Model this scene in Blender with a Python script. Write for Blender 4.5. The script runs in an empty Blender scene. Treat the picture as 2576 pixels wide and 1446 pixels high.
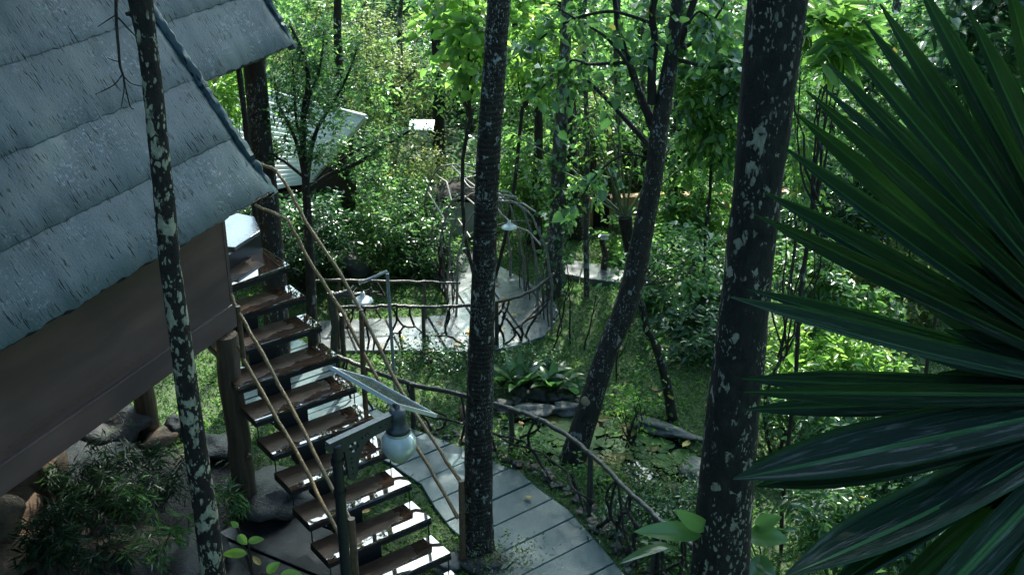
import bpy, bmesh, math, random
import numpy as np
from mathutils import Vector, Matrix, noise
R = math.radians
S = bpy.context.scene
COL = S.collection

# ---------------------------------------------------------------- camera, sky, sun, exposure
PITCH, FPX, CX, CY, CAMZ = R(25.38), 2979.0, 1288.0, 723.0, 7.0
cd = bpy.data.cameras.new('camera'); cam = bpy.data.objects.new('camera', cd); COL.objects.link(cam)
cam.location = (0, 0, CAMZ); cam.rotation_euler = (math.pi / 2 - PITCH, 0, 0)
cd.sensor_width = 36; cd.lens = FPX / 2576 * 36; cd.clip_start = .05; cd.clip_end = 500
S.camera = cam
SUN_AZ, SUN_EL = 12, 47
W = bpy.data.worlds.new('World'); S.world = W; W.use_nodes = True
wn = W.node_tree.nodes; sk = wn.new('ShaderNodeTexSky'); sk.sky_type = 'NISHITA'; sk.sun_disc = False
sk.sun_elevation = R(SUN_EL); sk.sun_rotation = R(SUN_AZ); sk.dust_density = 5.0; sk.air_density = 1.2; sk.ozone_density = 4.0
tn = wn.new('ShaderNodeMix'); tn.data_type = 'RGBA'; tn.blend_type = 'MULTIPLY'; tn.inputs[0].default_value = 1; tn.inputs[7].default_value = (.76, 1.0, 1.04, 1)
W.node_tree.links.new(sk.outputs[0], tn.inputs[6]); W.node_tree.links.new(tn.outputs[2], wn['Background'].inputs[0]); wn['Background'].inputs[1].default_value = .15
sl = bpy.data.lights.new('sun', 'SUN'); so = bpy.data.objects.new('sun', sl); COL.objects.link(so)
sl.energy = 4.4; sl.angle = R(.8); sl.color = (1, .98, .86)
SUNV = Vector((math.sin(R(SUN_AZ)) * math.cos(R(SUN_EL)), math.cos(R(SUN_AZ)) * math.cos(R(SUN_EL)), math.sin(R(SUN_EL))))
so.rotation_euler = (-SUNV).to_track_quat('-Z', 'Y').to_euler(); so.location = (8, 15, 30)
S.view_settings.view_transform = 'Standard'; S.view_settings.look = 'None'; S.view_settings.gamma = 1
S.view_settings.exposure = 1.85
S.render.film_transparent = False
try:
    S.cycles.use_denoising = True; S.cycles.max_bounces = 8; S.cycles.transparent_max_bounces = 8
    S.cycles.sample_clamp_indirect = 6
except Exception: pass

# ---------------------------------------------------------------- points from the 2576-wide picture grid
SP, CP = math.sin(PITCH), math.cos(PITCH)
def ray(x, y):
    u = (x - CX) / FPX; v = (CY - y) / FPX
    return np.array([u, CP + v * SP, -SP + v * CP])
C0 = np.array([0, 0, CAMZ])
def U(x, y, z=0.): d = ray(x, y); return C0 + d * ((z - CAMZ) / d[2])          # on height z
def V(x, y, Y): d = ray(x, y); return C0 + d * (Y / d[1])                      # on the upright plane y=Y
def Q(x, y, t): return C0 + ray(x, y) * t                                      # at axial distance t
def PL(x, y, p, n):
    d = ray(x, y); n = np.array(n, float); return C0 + d * (np.dot(np.array(p) - C0, n) / np.dot(d, n))
def azv(a): return np.array([math.sin(R(a)), math.cos(R(a)), 0.])
UP = np.array([0, 0, 1.])
def nrm(v): v = np.asarray(v, float); return v / (np.linalg.norm(v) + 1e-9)

# ---------------------------------------------------------------- mesh builder
class MB:
    def __init__(s): s.v = []; s.f = []; s.sm = []; s.mi = []
    def add(s, vs, fs, smooth=False, mi=0):
        o = len(s.v); s.v += [tuple(map(float, p)) for p in vs]; s.f += [tuple(i + o for i in f) for f in fs]
        s.sm += [smooth] * len(fs); s.mi += [mi] * len(fs); return s
    def tube(s, pts, rad, n=8, cap=True, jit=0., rng=None, mi=0):
        pts = [np.asarray(p, float) for p in pts]; m = len(pts)
        if not hasattr(rad, '__len__'): rad = [rad] * m
        vs = []; ref = None
        for i, p in enumerate(pts):
            t = nrm(pts[min(i + 1, m - 1)] - pts[max(i - 1, 0)])
            if ref is None: ref = np.array([1., 0, 0]) if abs(t[0]) < .8 else np.array([0, 1., 0])
            a = nrm(ref - t * np.dot(ref, t)); b = np.cross(t, a); ref = a
            for k in range(n):
                an = 2 * math.pi * k / n; r = rad[i] * (1 + (rng.uniform(-jit, jit) if jit else 0))
                vs.append(p + (a * math.cos(an) + b * math.sin(an)) * r)
        fs = [(i * n + k, i * n + (k + 1) % n, (i + 1) * n + (k + 1) % n, (i + 1) * n + k) for i in range(m - 1) for k in range(n)]
        s.add(vs, fs, True, mi)
        if cap: s.add(vs[:n], [tuple(range(n))[::-1]], False, mi); s.add(vs[-n:], [tuple(range(n))], False, mi)
        return s
    def box(s, o, ax, ay, az, mi=0):
        o, ax, ay, az = map(np.asarray, (o, ax, ay, az))
        vs = [o, o + ax, o + ax + ay, o + ay, o + az, o + ax + az, o + ax + ay + az, o + ay + az]
        return s.add(vs, [(3, 2, 1, 0), (4, 5, 6, 7), (0, 1, 5, 4), (1, 2, 6, 5), (2, 3, 7, 6), (3, 0, 4, 7)], False, mi)
    def lathe(s, c, prof, n=24, axis=UP, mi=0):
        c = np.asarray(c, float); t = nrm(axis); a = nrm(np.cross(t, [1, 0, 0] if abs(t[0]) < .8 else [0, 1, 0])); b = np.cross(t, a); vs = []
        for r, z in prof:
            for k in range(n):
                an = 2 * math.pi * k / n; vs.append(c + t * z + (a * math.cos(an) + b * math.sin(an)) * r)
        fs = [(i * n + k, i * n + (k + 1) % n, (i + 1) * n + (k + 1) % n, (i + 1) * n + k) for i in range(len(prof) - 1) for k in range(n)]
        return s.add(vs, fs, True, mi)
    def grid(s, P, smooth=True, mi=0):
        h = len(P); w = len(P[0]); vs = [p for r in P for p in r]
        return s.add(vs, [(i * w + j, i * w + j + 1, (i + 1) * w + j + 1, (i + 1) * w + j) for i in range(h - 1) for j in range(w - 1)], smooth, mi)
def wpos(o):
    p = Vector((0, 0, 0))
    while o: p += o.location; o = o.parent
    return p
def link(name, me, m, parent=None):
    o = bpy.data.objects.new(name, me); COL.objects.link(o)
    for q in (m if isinstance(m, (list, tuple)) else [m]): me.materials.append(q)
    if parent: o.parent = parent
    return o
def obj(name, b, m, parent=None, label=None, loc=None, bevel=0):
    base = np.array(wpos(parent)) if parent else np.array([0, 0, 0.])
    off = base + (np.zeros(3) if loc is None else np.asarray(loc, float) - base)
    me = bpy.data.meshes.new(name); me.from_pydata([tuple(np.array(p) - off) for p in b.v], [], b.f)
    me.polygons.foreach_set('use_smooth', b.sm); me.polygons.foreach_set('material_index', b.mi); me.update()
    o = link(name, me, m, parent); o.location = off - base
    if bevel:
        md = o.modifiers.new('bevel', 'BEVEL'); md.width = bevel; md.segments = 2; md.limit_method = 'ANGLE'
    if label: o['label'] = label
    return o
def tag(o, label=None, cat=None, group=None, kind=None):
    if label: o['label'] = label
    if cat: o['category'] = cat
    if group: o['group'] = group
    if kind: o['kind'] = kind
    return o
def thing(name, label, cat, loc, group=None):
    o = bpy.data.objects.new(name, None); COL.objects.link(o); o.location = tuple(loc); o.empty_display_size = .1
    return tag(o, label, cat, group)

# ---------------------------------------------------------------- materials
def newmat(name):
    m = bpy.data.materials.new(name); m.use_nodes = True; nt = m.node_tree
    return m, nt, nt.nodes['Principled BSDF']
def nd(nt, typ, ins=None, **kw):
    n = nt.nodes.new('ShaderNode' + typ)
    for k, v in kw.items(): setattr(n, k, v)
    for k, v in (ins or {}).items():
        if hasattr(v, 'is_output'): nt.links.new(v, n.inputs[k])
        else: n.inputs[k].default_value = v
    return n
def ramp(nt, fac, stops):
    n = nt.nodes.new('ShaderNodeValToRGB'); nt.links.new(fac, n.inputs[0]); e = n.color_ramp.elements
    while len(e) < len(stops): e.new(.5)
    for q, (p, c) in zip(e, stops): q.position = p; q.color = tuple(c) + (1,) if len(c) == 3 else c
    return n.outputs[0]
def g3(v): return (v, v, v)
def coords(nt, scale=(1, 1, 1), world=False):
    if world: c = nd(nt, 'NewGeometry').outputs['Position']
    else: c = nd(nt, 'TexCoord').outputs['Object']
    return nd(nt, 'Mapping', {'Vector': c, 'Scale': scale}).outputs[0]
def noi(nt, vec, scale, detail=4, rough=.6): return nd(nt, 'TexNoise', {'Vector': vec, 'Scale': scale, 'Detail': detail, 'Roughness': rough}).outputs[0]
def bump(nt, bs, h, strength=.5, dist=.02):
    b = nd(nt, 'Bump', {'Height': h, 'Strength': strength, 'Distance': dist}); nt.links.new(b.outputs[0], bs.inputs['Normal']); return b
def mixc(nt, f, a, b):
    n = nd(nt, 'Mix', data_type='RGBA')
    for i, v in ((0, f), (6, a), (7, b)):
        if hasattr(v, 'is_output'): nt.links.new(v, n.inputs[i])
        else: n.inputs[i].default_value = (tuple(v) + (1,)) if isinstance(v, tuple) else v
    return n.outputs[2]
def math_(nt, op, a, b=0.):
    return nd(nt, 'Math', {0: a, 1: b}, operation=op).outputs[0]

def leaf_mat(name, dark, mid, light, odd=None, trans=.45, rough=.38, spec=.5):
    m, nt, bs = newmat(name)
    t = nd(nt, 'Attribute', attribute_name='tint').outputs['Fac']
    st = [(0, dark), (.45, mid), (.86, light)]
    if odd: st += [(.93, light), (.96, odd)]
    c = ramp(nt, t, st); nt.links.new(c, bs.inputs['Base Color'])
    bs.inputs['Roughness'].default_value = rough; bs.inputs['Specular IOR Level'].default_value = spec
    tc = nd(nt, 'HueSaturation', {'Hue': .497, 'Saturation': 1.0, 'Value': 2.3, 'Color': c}).outputs[0]
    tr = nd(nt, 'BsdfTranslucent', {'Color': tc})
    mx = nd(nt, 'MixShader', {0: trans, 1: bs.outputs[0], 2: tr.outputs[0]})
    nt.links.new(mx.outputs[0], nt.nodes['Material Output'].inputs[0]); return m
def plain(name, col, rough=.5, metal=0., var=.3, scale=20., bmp=0., world=True, spec=.5):
    m, nt, bs = newmat(name); v = noi(nt, coords(nt, world=world), scale)
    c = ramp(nt, v, [(.25, tuple(x * (1 - var) for x in col)), (.75, tuple(min(1, x * (1 + var)) for x in col))])
    nt.links.new(c, bs.inputs['Base Color']); bs.inputs['Roughness'].default_value = rough; bs.inputs['Metallic'].default_value = metal
    bs.inputs['Specular IOR Level'].default_value = spec
    if bmp: bump(nt, bs, v, bmp)
    return m
def bark_mat(name, dark, brown, lichen, amount=.5, scale=9., ring=0., rough=.75, stretch=.55):
    m, nt, bs = newmat(name); co = coords(nt, (1, 1, stretch), world=True)
    n1 = noi(nt, co, 14, 6, .7); base = ramp(nt, n1, [(.3, dark), (.62, brown), (.82, tuple(x * 2.6 for x in brown))])
    warp = nd(nt, 'VectorMath', {0: co, 1: nd(nt, 'VectorMath', {0: nd(nt, 'TexNoise', {'Vector': co, 'Scale': 16., 'Detail': 4.}).outputs[1], 1: (.07, .07, .07)}, operation='MULTIPLY').outputs[0]}, operation='ADD').outputs[0]
    def spots(sc, lo, hi, msc, thr):
        d = nd(nt, 'TexVoronoi', {'Vector': warp, 'Scale': sc, 'Randomness': 1.}).outputs['Distance']
        k = noi(nt, co, msc, 3); mask = ramp(nt, k, [(thr, g3(0)), (thr + .05, g3(1))])
        return math_(nt, 'MULTIPLY', ramp(nt, d, [(lo, g3(1)), (hi, g3(0))]), mask)
    pn = nd(nt, 'TexNoise', {'Vector': nd(nt, 'Mapping', {'Vector': warp, 'Scale': (1, 1, 1.1)}).outputs[0], 'Scale': scale, 'Detail': 4., 'Roughness': .55}).outputs[0]; th = .68 - .13 * amount
    s1 = ramp(nt, pn, [(th, g3(0)), (th + .03, g3(1))]); s2 = spots(scale * 3.6, .24, .32, 5.3, .60 - .16 * amount); s3 = spots(scale * 1.9, .26, .33, 3.7, .62 - .14 * amount)
    s = math_(nt, 'MAXIMUM', math_(nt, 'MAXIMUM', s1, s2), s3)
    lc = ramp(nt, noi(nt, co, 25, 3), [(.3, tuple(x * .55 for x in lichen)), (.6, lichen)])
    c = mixc(nt, s, base, lc); nt.links.new(c, bs.inputs['Base Color'])
    bs.inputs['Roughness'].default_value = rough; bs.inputs['Specular IOR Level'].default_value = .25
    h = math_(nt, 'ADD', noi(nt, co, 30, 5, .7), math_(nt, 'MULTIPLY', s, .2))
    if ring:
        wv = nd(nt, 'TexWave', {'Vector': coords(nt, world=True), 'Scale': ring, 'Distortion': 2.5, 'Detail': 2., 'Detail Scale': 2.}, bands_direction='Z').outputs['Fac']
        h = math_(nt, 'ADD', h, math_(nt, 'MULTIPLY', wv, .22))
    bump(nt, bs, h, .8, .03); return m

M = {}
M['bark_white'] = bark_mat('bark_white', (.008, .008, .008), (.030, .022, .017), (.38, .36, .25), .85, 10, rough=.8)
M['bark_ring'] = bark_mat('bark_ring', (.008, .007, .006), (.032, .025, .019), (.30, .30, .26), .55, 20, ring=7, rough=.65)
M['bark_big'] = bark_mat('bark_big', (.006, .0065, .006), (.022, .021, .018), (.27, .26, .20), .55, 13, rough=.85)
M['bark_lean'] = bark_mat('bark_lean', (.010, .009, .008), (.042, .035, .030), (.28, .29, .27), .42, 15, rough=.65)
M['bark_dark'] = bark_mat('bark_dark', (.012, .011, .010), (.04, .033, .026), (.3, .32, .28), .15, 9)
M['bark_pale'] = bark_mat('bark_pale', (.03, .028, .024), (.09, .08, .065), (.4, .42, .38), .7, 10)
M['twig'] = plain('twig_wood', (.05, .042, .033), .55, bmp=.3, scale=40)
M['green_stem'] = plain('green_stem', (.10, .125, .055), .35, bmp=.2, scale=30); M['branch'] = plain('branch_wood', (.045, .038, .032), .35, bmp=.6, scale=35, var=.6); M['arch'] = plain('arch_rods', (.16, .15, .135), .35, bmp=.5, scale=35, var=.5)  # arch rods are paler, with their rim light put into the colour
M['rail'] = plain('rail_wood', (.20, .125, .055), .22, bmp=.5, scale=30, var=.45)
M['newel'] = plain('newel_wood', (.12, .07, .04), .4, bmp=.5, scale=30, var=.5)
M['steel'] = plain('dark_steel', (.012, .013, .015), .38, 0.0, scale=60, bmp=.1)
M['iron'] = plain('cast_iron', (.030, .038, .040), .35, .2, scale=50, bmp=.15)
M['alu'] = plain('aluminium', (.6, .62, .62), .35, .6, var=.1)
M['pipe'] = plain('grey_pipe', (.25, .27, .28), .4, .3, var=.3)
M['enamel'] = plain('white_enamel', (.78, .77, .72), .22, var=.06)
M['white_paint'] = plain('white_paint', (.8, .8, .8), .3, var=.05)
M['plaster'] = plain('cream_plaster', (.45, .44, .40), .8, var=.2, scale=4)
M['orange_wall'] = plain('orange_plaster', (.42, .24, .12), .8, var=.2, scale=4)
M['dark_roof'] = plain('dark_roofing', (.014, .011, .010), .8, var=.4, spec=.15)
M['soil'] = plain('soil_brown', (.05, .035, .025), .7, bmp=.6, scale=12)
M['boot'] = plain('rubber', (.02, .02, .02), .6)

def stone_mat(name, a, b, moss=0., rough=.5):
    m, nt, bs = newmat(name); co = coords(nt, world=True)
    c = ramp(nt, noi(nt, co, 7, 6, .65), [(.32, a), (.68, b)])
    if moss: c = mixc(nt, ramp(nt, noi(nt, co, 5, 4), [(.62 - .2 * moss, g3(0)), (.72 - .1 * moss, g3(1))]), c, (.035, .06, .018))
    nt.links.new(c, bs.inputs['Base Color']); bs.inputs['Roughness'].default_value = rough
    bump(nt, bs, noi(nt, co, 22, 6, .7), .7, .03); return m
M['rock_dark'] = stone_mat('dark_rock', (.006, .006, .007), (.026, .023, .023), .2, .5)
M['rock_grey'] = stone_mat('grey_rock', (.035, .038, .038), (.115, .115, .11), .2, .4)
M['rock_red'] = stone_mat('reddish_stone', (.05, .032, .026), (.20, .13, .10), .3, .45)
M['rock_brown'] = stone_mat('brown_stone', (.08, .05, .03), (.22, .14, .09), .2, .7)
M['rock_wet'] = stone_mat('wet_rock', (.010, .010, .011), (.040, .034, .034), .0, .4)

# ground
def ground_mat():
    m, nt, bs = newmat('lawn_soil'); co = coords(nt, world=True)
    n = noi(nt, co, 1.1, 6, .7); n2 = noi(nt, co, 30, 4)
    g = ramp(nt, n2, [(.3, (.018, .035, .010)), (.7, (.045, .085, .02))])
    c = mixc(nt, ramp(nt, n, [(.62, g3(0)), (.72, g3(.8))]), g, (.035, .03, .018))
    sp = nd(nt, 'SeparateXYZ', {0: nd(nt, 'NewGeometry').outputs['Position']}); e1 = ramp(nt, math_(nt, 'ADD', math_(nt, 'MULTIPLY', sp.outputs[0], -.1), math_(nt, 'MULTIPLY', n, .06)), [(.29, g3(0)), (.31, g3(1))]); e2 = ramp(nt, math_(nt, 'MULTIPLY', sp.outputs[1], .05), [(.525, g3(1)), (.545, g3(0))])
    c = mixc(nt, math_(nt, 'MULTIPLY', e1, e2), c, (.016, .012, .009))     # darker bare soil beside the cabin, with its shade put into the colour
    nt.links.new(c, bs.inputs['Base Color']); bs.inputs['Roughness'].default_value = .8
    bump(nt, bs, n2, .9, .05); return m
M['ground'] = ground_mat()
def slab_mat(name, a, b, wet=.5, seed=0., lo=.10, hi=.42, ior=1.5):
    m, nt, bs = newmat(name); co = nd(nt, 'Mapping', {'Vector': nd(nt, 'NewGeometry').outputs['Position'], 'Location': (seed, seed, 0)}).outputs[0]
    n = noi(nt, co, 2.2, 6, .65); c = ramp(nt, n, [(.3, a), (.7, b)])
    c = mixc(nt, ramp(nt, noi(nt, co, 9, 5, .7), [(.55, g3(0)), (.75, g3(.55))]), c, tuple(x * .45 for x in a))
    st = ramp(nt, noi(nt, co, 1.1, 4, .6), [(.55, g3(0)), (.72, g3(.5))]); c = mixc(nt, st, c, (.10, .072, .058))
    nt.links.new(c, bs.inputs['Base Color'])
    r = ramp(nt, noi(nt, co, 3., 4, .6), [(.38, g3(lo)), (.66, g3(hi))]); nt.links.new(r, bs.inputs['Roughness'])
    bs.inputs['IOR'].default_value = ior
    bump(nt, bs, noi(nt, co, 40, 5, .7), .25, .01); return m
M['slab'] = slab_mat('wet_flagstone', (.026, .056, .064), (.044, .084, .092), lo=.18, hi=.5, ior=1.32)
M['slab_far'] = slab_mat('wet_pavement', (.075, .083, .088), (.125, .132, .136), seed=7, lo=.08, hi=.3, ior=2.0)
M['slab_dark'] = slab_mat('dark_wet_slab', (.007, .008, .009), (.020, .021, .024), seed=3, lo=.2, hi=.5, ior=1.25)
M['bed'] = plain('path_bed', (.05, .03, .022), .8, bmp=.4)
# water
m, nt, bs = newmat('pond_water'); bs.inputs['Base Color'].default_value = (.008, .012, .010, 1); bs.inputs['Roughness'].default_value = .03
bs.inputs['IOR'].default_value = 1.33; bump(nt, bs, noi(nt, coords(nt, world=True), 6, 2), .06, .02); M['water'] = m
# thatch-like cement roof
def roof_mat():
    m, nt, bs = newmat('weathered_roof_shingle'); co = coords(nt)
    st = noi(nt, coords(nt, (22, 2.6, 4)), 1.6, 3, .6); st2 = noi(nt, coords(nt, (52, 5.5, 8)), 1.5, 2, .5); big = noi(nt, co, 1.1, 4, .6); pat = noi(nt, co, 2.3, 3, .5)
    base = ramp(nt, big, [(.3, (.012, .032, .034)), (.7, (.024, .050, .052))])
    lim = math_(nt, 'MULTIPLY', math_(nt, 'SUBTRACT', pat, .5), .22)
    dk = math_(nt, 'MAXIMUM', ramp(nt, math_(nt, 'ADD', st, lim), [(.325, g3(.85)), (.36, g3(0))]), ramp(nt, math_(nt, 'ADD', st2, lim), [(.335, g3(.85)), (.365, g3(0))]))
    sky_glint = math_(nt, 'MULTIPLY', ramp(nt, noi(nt, co, 30, 5, .75), [(.54, g3(0)), (.62, g3(1))]), ramp(nt, noi(nt, co, 1.7, 3, .5), [(.5, g3(0)), (.66, g3(.8))])); base = mixc(nt, sky_glint, base, (.16, .18, .19))  # pale flecks: wet sky reflections painted into the base colour
    c = mixc(nt, dk, base, (.003, .004, .005))
    nt.links.new(c, bs.inputs['Base Color'])
    r = ramp(nt, noi(nt, co, 5, 5, .7), [(.35, g3(.32)), (.65, g3(.5))]); nt.links.new(r, bs.inputs['Roughness']); nt.links.new(ramp(nt, dk, [(0, g3(.42)), (1, g3(.04))]), bs.inputs['Specular IOR Level'])
    h = math_(nt, 'SUBTRACT', math_(nt, 'ADD', math_(nt, 'MULTIPLY', noi(nt, co, 60, 4, .6), .5), math_(nt, 'MULTIPLY', st2, .25)), math_(nt, 'MULTIPLY', dk, .6))
    bump(nt, bs, h, .38, .012); return m
M['roof'] = roof_mat()
def ply_mat():
    m, nt, bs = newmat('stained_plywood'); co = coords(nt)
    g = noi(nt, coords(nt, (.6, .8, 4)), 1.4, 3, .5); b = noi(nt, co, .9, 3)
    c = ramp(nt, g, [(.3, (.085, .049, .042)), (.7, (.140, .084, .070))]); c = mixc(nt, ramp(nt, b, [(.4, g3(0)), (.65, g3(.6))]), c, (.05, .035, .032))
    nt.links.new(c, bs.inputs['Base Color']); bs.inputs['Roughness'].default_value = .45; bump(nt, bs, g, .15, .01); return m
M['ply'] = ply_mat()
def timber_mat():
    m, nt, bs = newmat('round_timber'); co = coords(nt, (6, 6, .5), world=True)
    c = ramp(nt, noi(nt, co, 3, 6, .65), [(.3, (.028, .02, .015)), (.55, (.085, .055, .036)), (.75, (.17, .12, .08))])
    nt.links.new(c, bs.inputs['Base Color']); bs.inputs['Roughness'].default_value = .5; bump(nt, bs, noi(nt, co, 5, 5), .5, .02); return m
M['timber'] = timber_mat()
def tread_mat():
    m, nt, bs = newmat('wet_tread_wood'); tc = nd(nt, 'TexCoord').outputs['Object']
    w = nd(nt, 'NewGeometry').outputs['Position']
    rot = nd(nt, 'Mapping', {'Vector': w, 'Rotation': (0, 0, R(-37)), 'Scale': (1, 1, 1)}).outputs[0]
    gr = nd(nt, 'TexNoise', {'Vector': nd(nt, 'Mapping', {'Vector': rot, 'Scale': (1.2, 9, 3)}).outputs[0], 'Scale': 1.6, 'Detail': 5., 'Roughness': .6, 'Distortion': 1.2}).outputs[0]
    wv = math_(nt, 'FRACT', math_(nt, 'MULTIPLY', gr, 7.))
    c = ramp(nt, wv, [(0, (.024, .012, .008)), (.5, (.066, .036, .022)), (1, (.026, .014, .009))])
    nt.links.new(c, bs.inputs['Base Color'])
    sx = nd(nt, 'SeparateXYZ', {0: tc}); nz = noi(nt, w, 5.5, 5, .65); nz2 = noi(nt, w, 26, 4, .7)
    nz = math_(nt, 'ADD', math_(nt, 'SUBTRACT', nz, .5), math_(nt, 'MULTIPLY', math_(nt, 'SUBTRACT', nz2, .5), .25))
    ex = math_(nt, 'ADD', sx.outputs[0], math_(nt, 'MULTIPLY', nz, .35))           # x runs -L..0 toward the right end
    ey = math_(nt, 'SUBTRACT', math_(nt, 'MULTIPLY', nz, .22), sx.outputs[1])           # y runs 0..D back from the front edge
    lf = math_(nt, 'ADD', math_(nt, 'MULTIPLY', sx.outputs[0], .10), ey)
    f1 = ramp(nt, math_(nt, 'ADD', ex, 1.), [(.76, g3(0)), (.772, g3(1))])
    f2 = ramp(nt, math_(nt, 'ADD', lf, 1.), [(.84, g3(0)), (.852, g3(1))])
    wet = math_(nt, 'MAXIMUM', f1, f2)
    nt.links.new(ramp(nt, wet, [(0, g3(.5)), (1, g3(.03))]), bs.inputs['Roughness'])
    bs.inputs['Specular IOR Level'].default_value = .22
    nt.links.new(wet, bs.inputs['Coat Weight']); bs.inputs['Coat Roughness'].default_value = .02; bs.inputs['Coat IOR'].default_value = 2.3
    dry = math_(nt, 'SUBTRACT', 1., wet)
    bump(nt, bs, math_(nt, 'MULTIPLY', math_(nt, 'ADD', wv, noi(nt, w, 90, 3)), dry), .12, .01); return m
M['tread'] = tread_mat()
def solar_mat():
    m, nt, bs = newmat('solar_cells'); co = coords(nt)
    br = nd(nt, 'TexBrick', {'Vector': co, 'Scale': 11., 'Mortar Size': .012, 'Color1': (.008, .012, .022, 1), 'Color2': (.012, .018, .03, 1), 'Mortar': (.12, .14, .16, 1)}, offset=0.)
    nt.links.new(br.outputs[0], bs.inputs['Base Color']); bs.inputs['Roughness'].default_value = .12
    dr = ramp(nt, noi(nt, co, 30, 5, .7), [(.4, g3(.08)), (.7, g3(.35))]); nt.links.new(dr, bs.inputs['Roughness']); return m
M['solar'] = solar_mat()
m, nt, bs = newmat('frosted_glass'); bs.inputs['Base Color'].default_value = (.62, .68, .68, 1); bs.inputs['Roughness'].default_value = .16
bs.inputs['Transmission Weight'].default_value = .6; bs.inputs['Subsurface Weight'].default_value = 0.; M['globe'] = m

LEAF = {
 'dark':  leaf_mat('leaf_dark', (0.015, 0.044, 0.021), (0.032, 0.081, 0.033), (0.062, 0.143, 0.045), trans=.35, rough=.24, spec=.7),
 'mid':   leaf_mat('leaf_mid', (0.024, 0.062, 0.023), (0.050, 0.119, 0.034), (0.101, 0.213, 0.049), (0.261, 0.225, 0.043), trans=.45, rough=.26, spec=.7),
 'light': leaf_mat('leaf_light', (0.031, 0.083, 0.023), (0.068, 0.154, 0.035), (0.136, 0.264, 0.051), (0.314, 0.275, 0.051), trans=.52, rough=.28, spec=.65),
 'lime':  leaf_mat('leaf_lime', (0.048, 0.110, 0.023), (0.095, 0.200, 0.034), (0.171, 0.300, 0.052), (0.342, 0.300, 0.057), trans=.58, rough=.33),
 'olive': leaf_mat('leaf_olive', (0.035, 0.063, 0.019), (0.082, 0.127, 0.034), (0.164, 0.207, 0.060), (0.350, 0.253, 0.079), trans=.48, rough=.38),
 'wood':  leaf_mat('leaf_wood', (0.017, 0.045, 0.020), (0.053, 0.125, 0.037), (0.166, 0.300, 0.065), (0.333, 0.325, 0.072), trans=.55, rough=.25, spec=.7),
 'bamboo': leaf_mat('leaf_bamboo_shade', (.005, .016, .008), (.012, .032, .014), (.032, .07, .022), trans=.3, rough=.42, spec=.3),  # leaf colour darkened to carry the shade at the cabin's foot
 'lily':  leaf_mat('leaf_lily', (.018, .055, .018), (.034, .085, .026), (.06, .125, .036), (.13, .12, .04), trans=.15, rough=.6, spec=.15),
 'dry':   leaf_mat('leaf_dry', (.20, .10, .03), (.34, .20, .05), (.48, .34, .08), trans=.25, rough=.5),
 'grass': leaf_mat('grass_blades', (.022, .06, .014), (.045, .115, .022), (.08, .17, .03), trans=.5, rough=.45),
}
def palm_mat():
    m, nt, bs = newmat('palm_leaf'); t = nd(nt, 'Attribute', attribute_name='tint').outputs['Fac']; uv = nd(nt, 'Attribute', attribute_name='blade').outputs['Vector']
    long_ = noi(nt, nd(nt, 'Mapping', {'Vector': uv, 'Scale': (6, 11, 1)}).outputs[0], 1., 4, .6); fine = noi(nt, nd(nt, 'Mapping', {'Vector': uv, 'Scale': (2.5, 110, 1)}).outputs[0], 1., 2, .5)
    c = ramp(nt, math_(nt, 'ADD', t, math_(nt, 'MULTIPLY', math_(nt, 'SUBTRACT', fine, .5), .3)), [(0, (.002, .009, .005)), (.6, (.004, .020, .009)), (1, (.045, .130, .038))])
    nt.links.new(c, bs.inputs['Base Color'])
    wet = ramp(nt, long_, [(.52, g3(0)), (.60, g3(1))])
    nt.links.new(ramp(nt, wet, [(0, g3(.42)), (1, g3(.16))]), bs.inputs['Roughness']); nt.links.new(ramp(nt, wet, [(0, g3(.14)), (1, g3(.38))]), bs.inputs['Specular IOR Level'])
    bump(nt, bs, math_(nt, 'ADD', math_(nt, 'MULTIPLY', fine, .25), long_), .3, .012)
    tr = nd(nt, 'BsdfTranslucent', {'Color': (.05, .16, .03, 1)})
    mx = nd(nt, 'MixShader', {0: .15, 1: bs.outputs[0], 2: tr.outputs[0]}); nt.links.new(mx.outputs[0], nt.nodes['Material Output'].inputs[0]); return m
M['palm'] = palm_mat()

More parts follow.
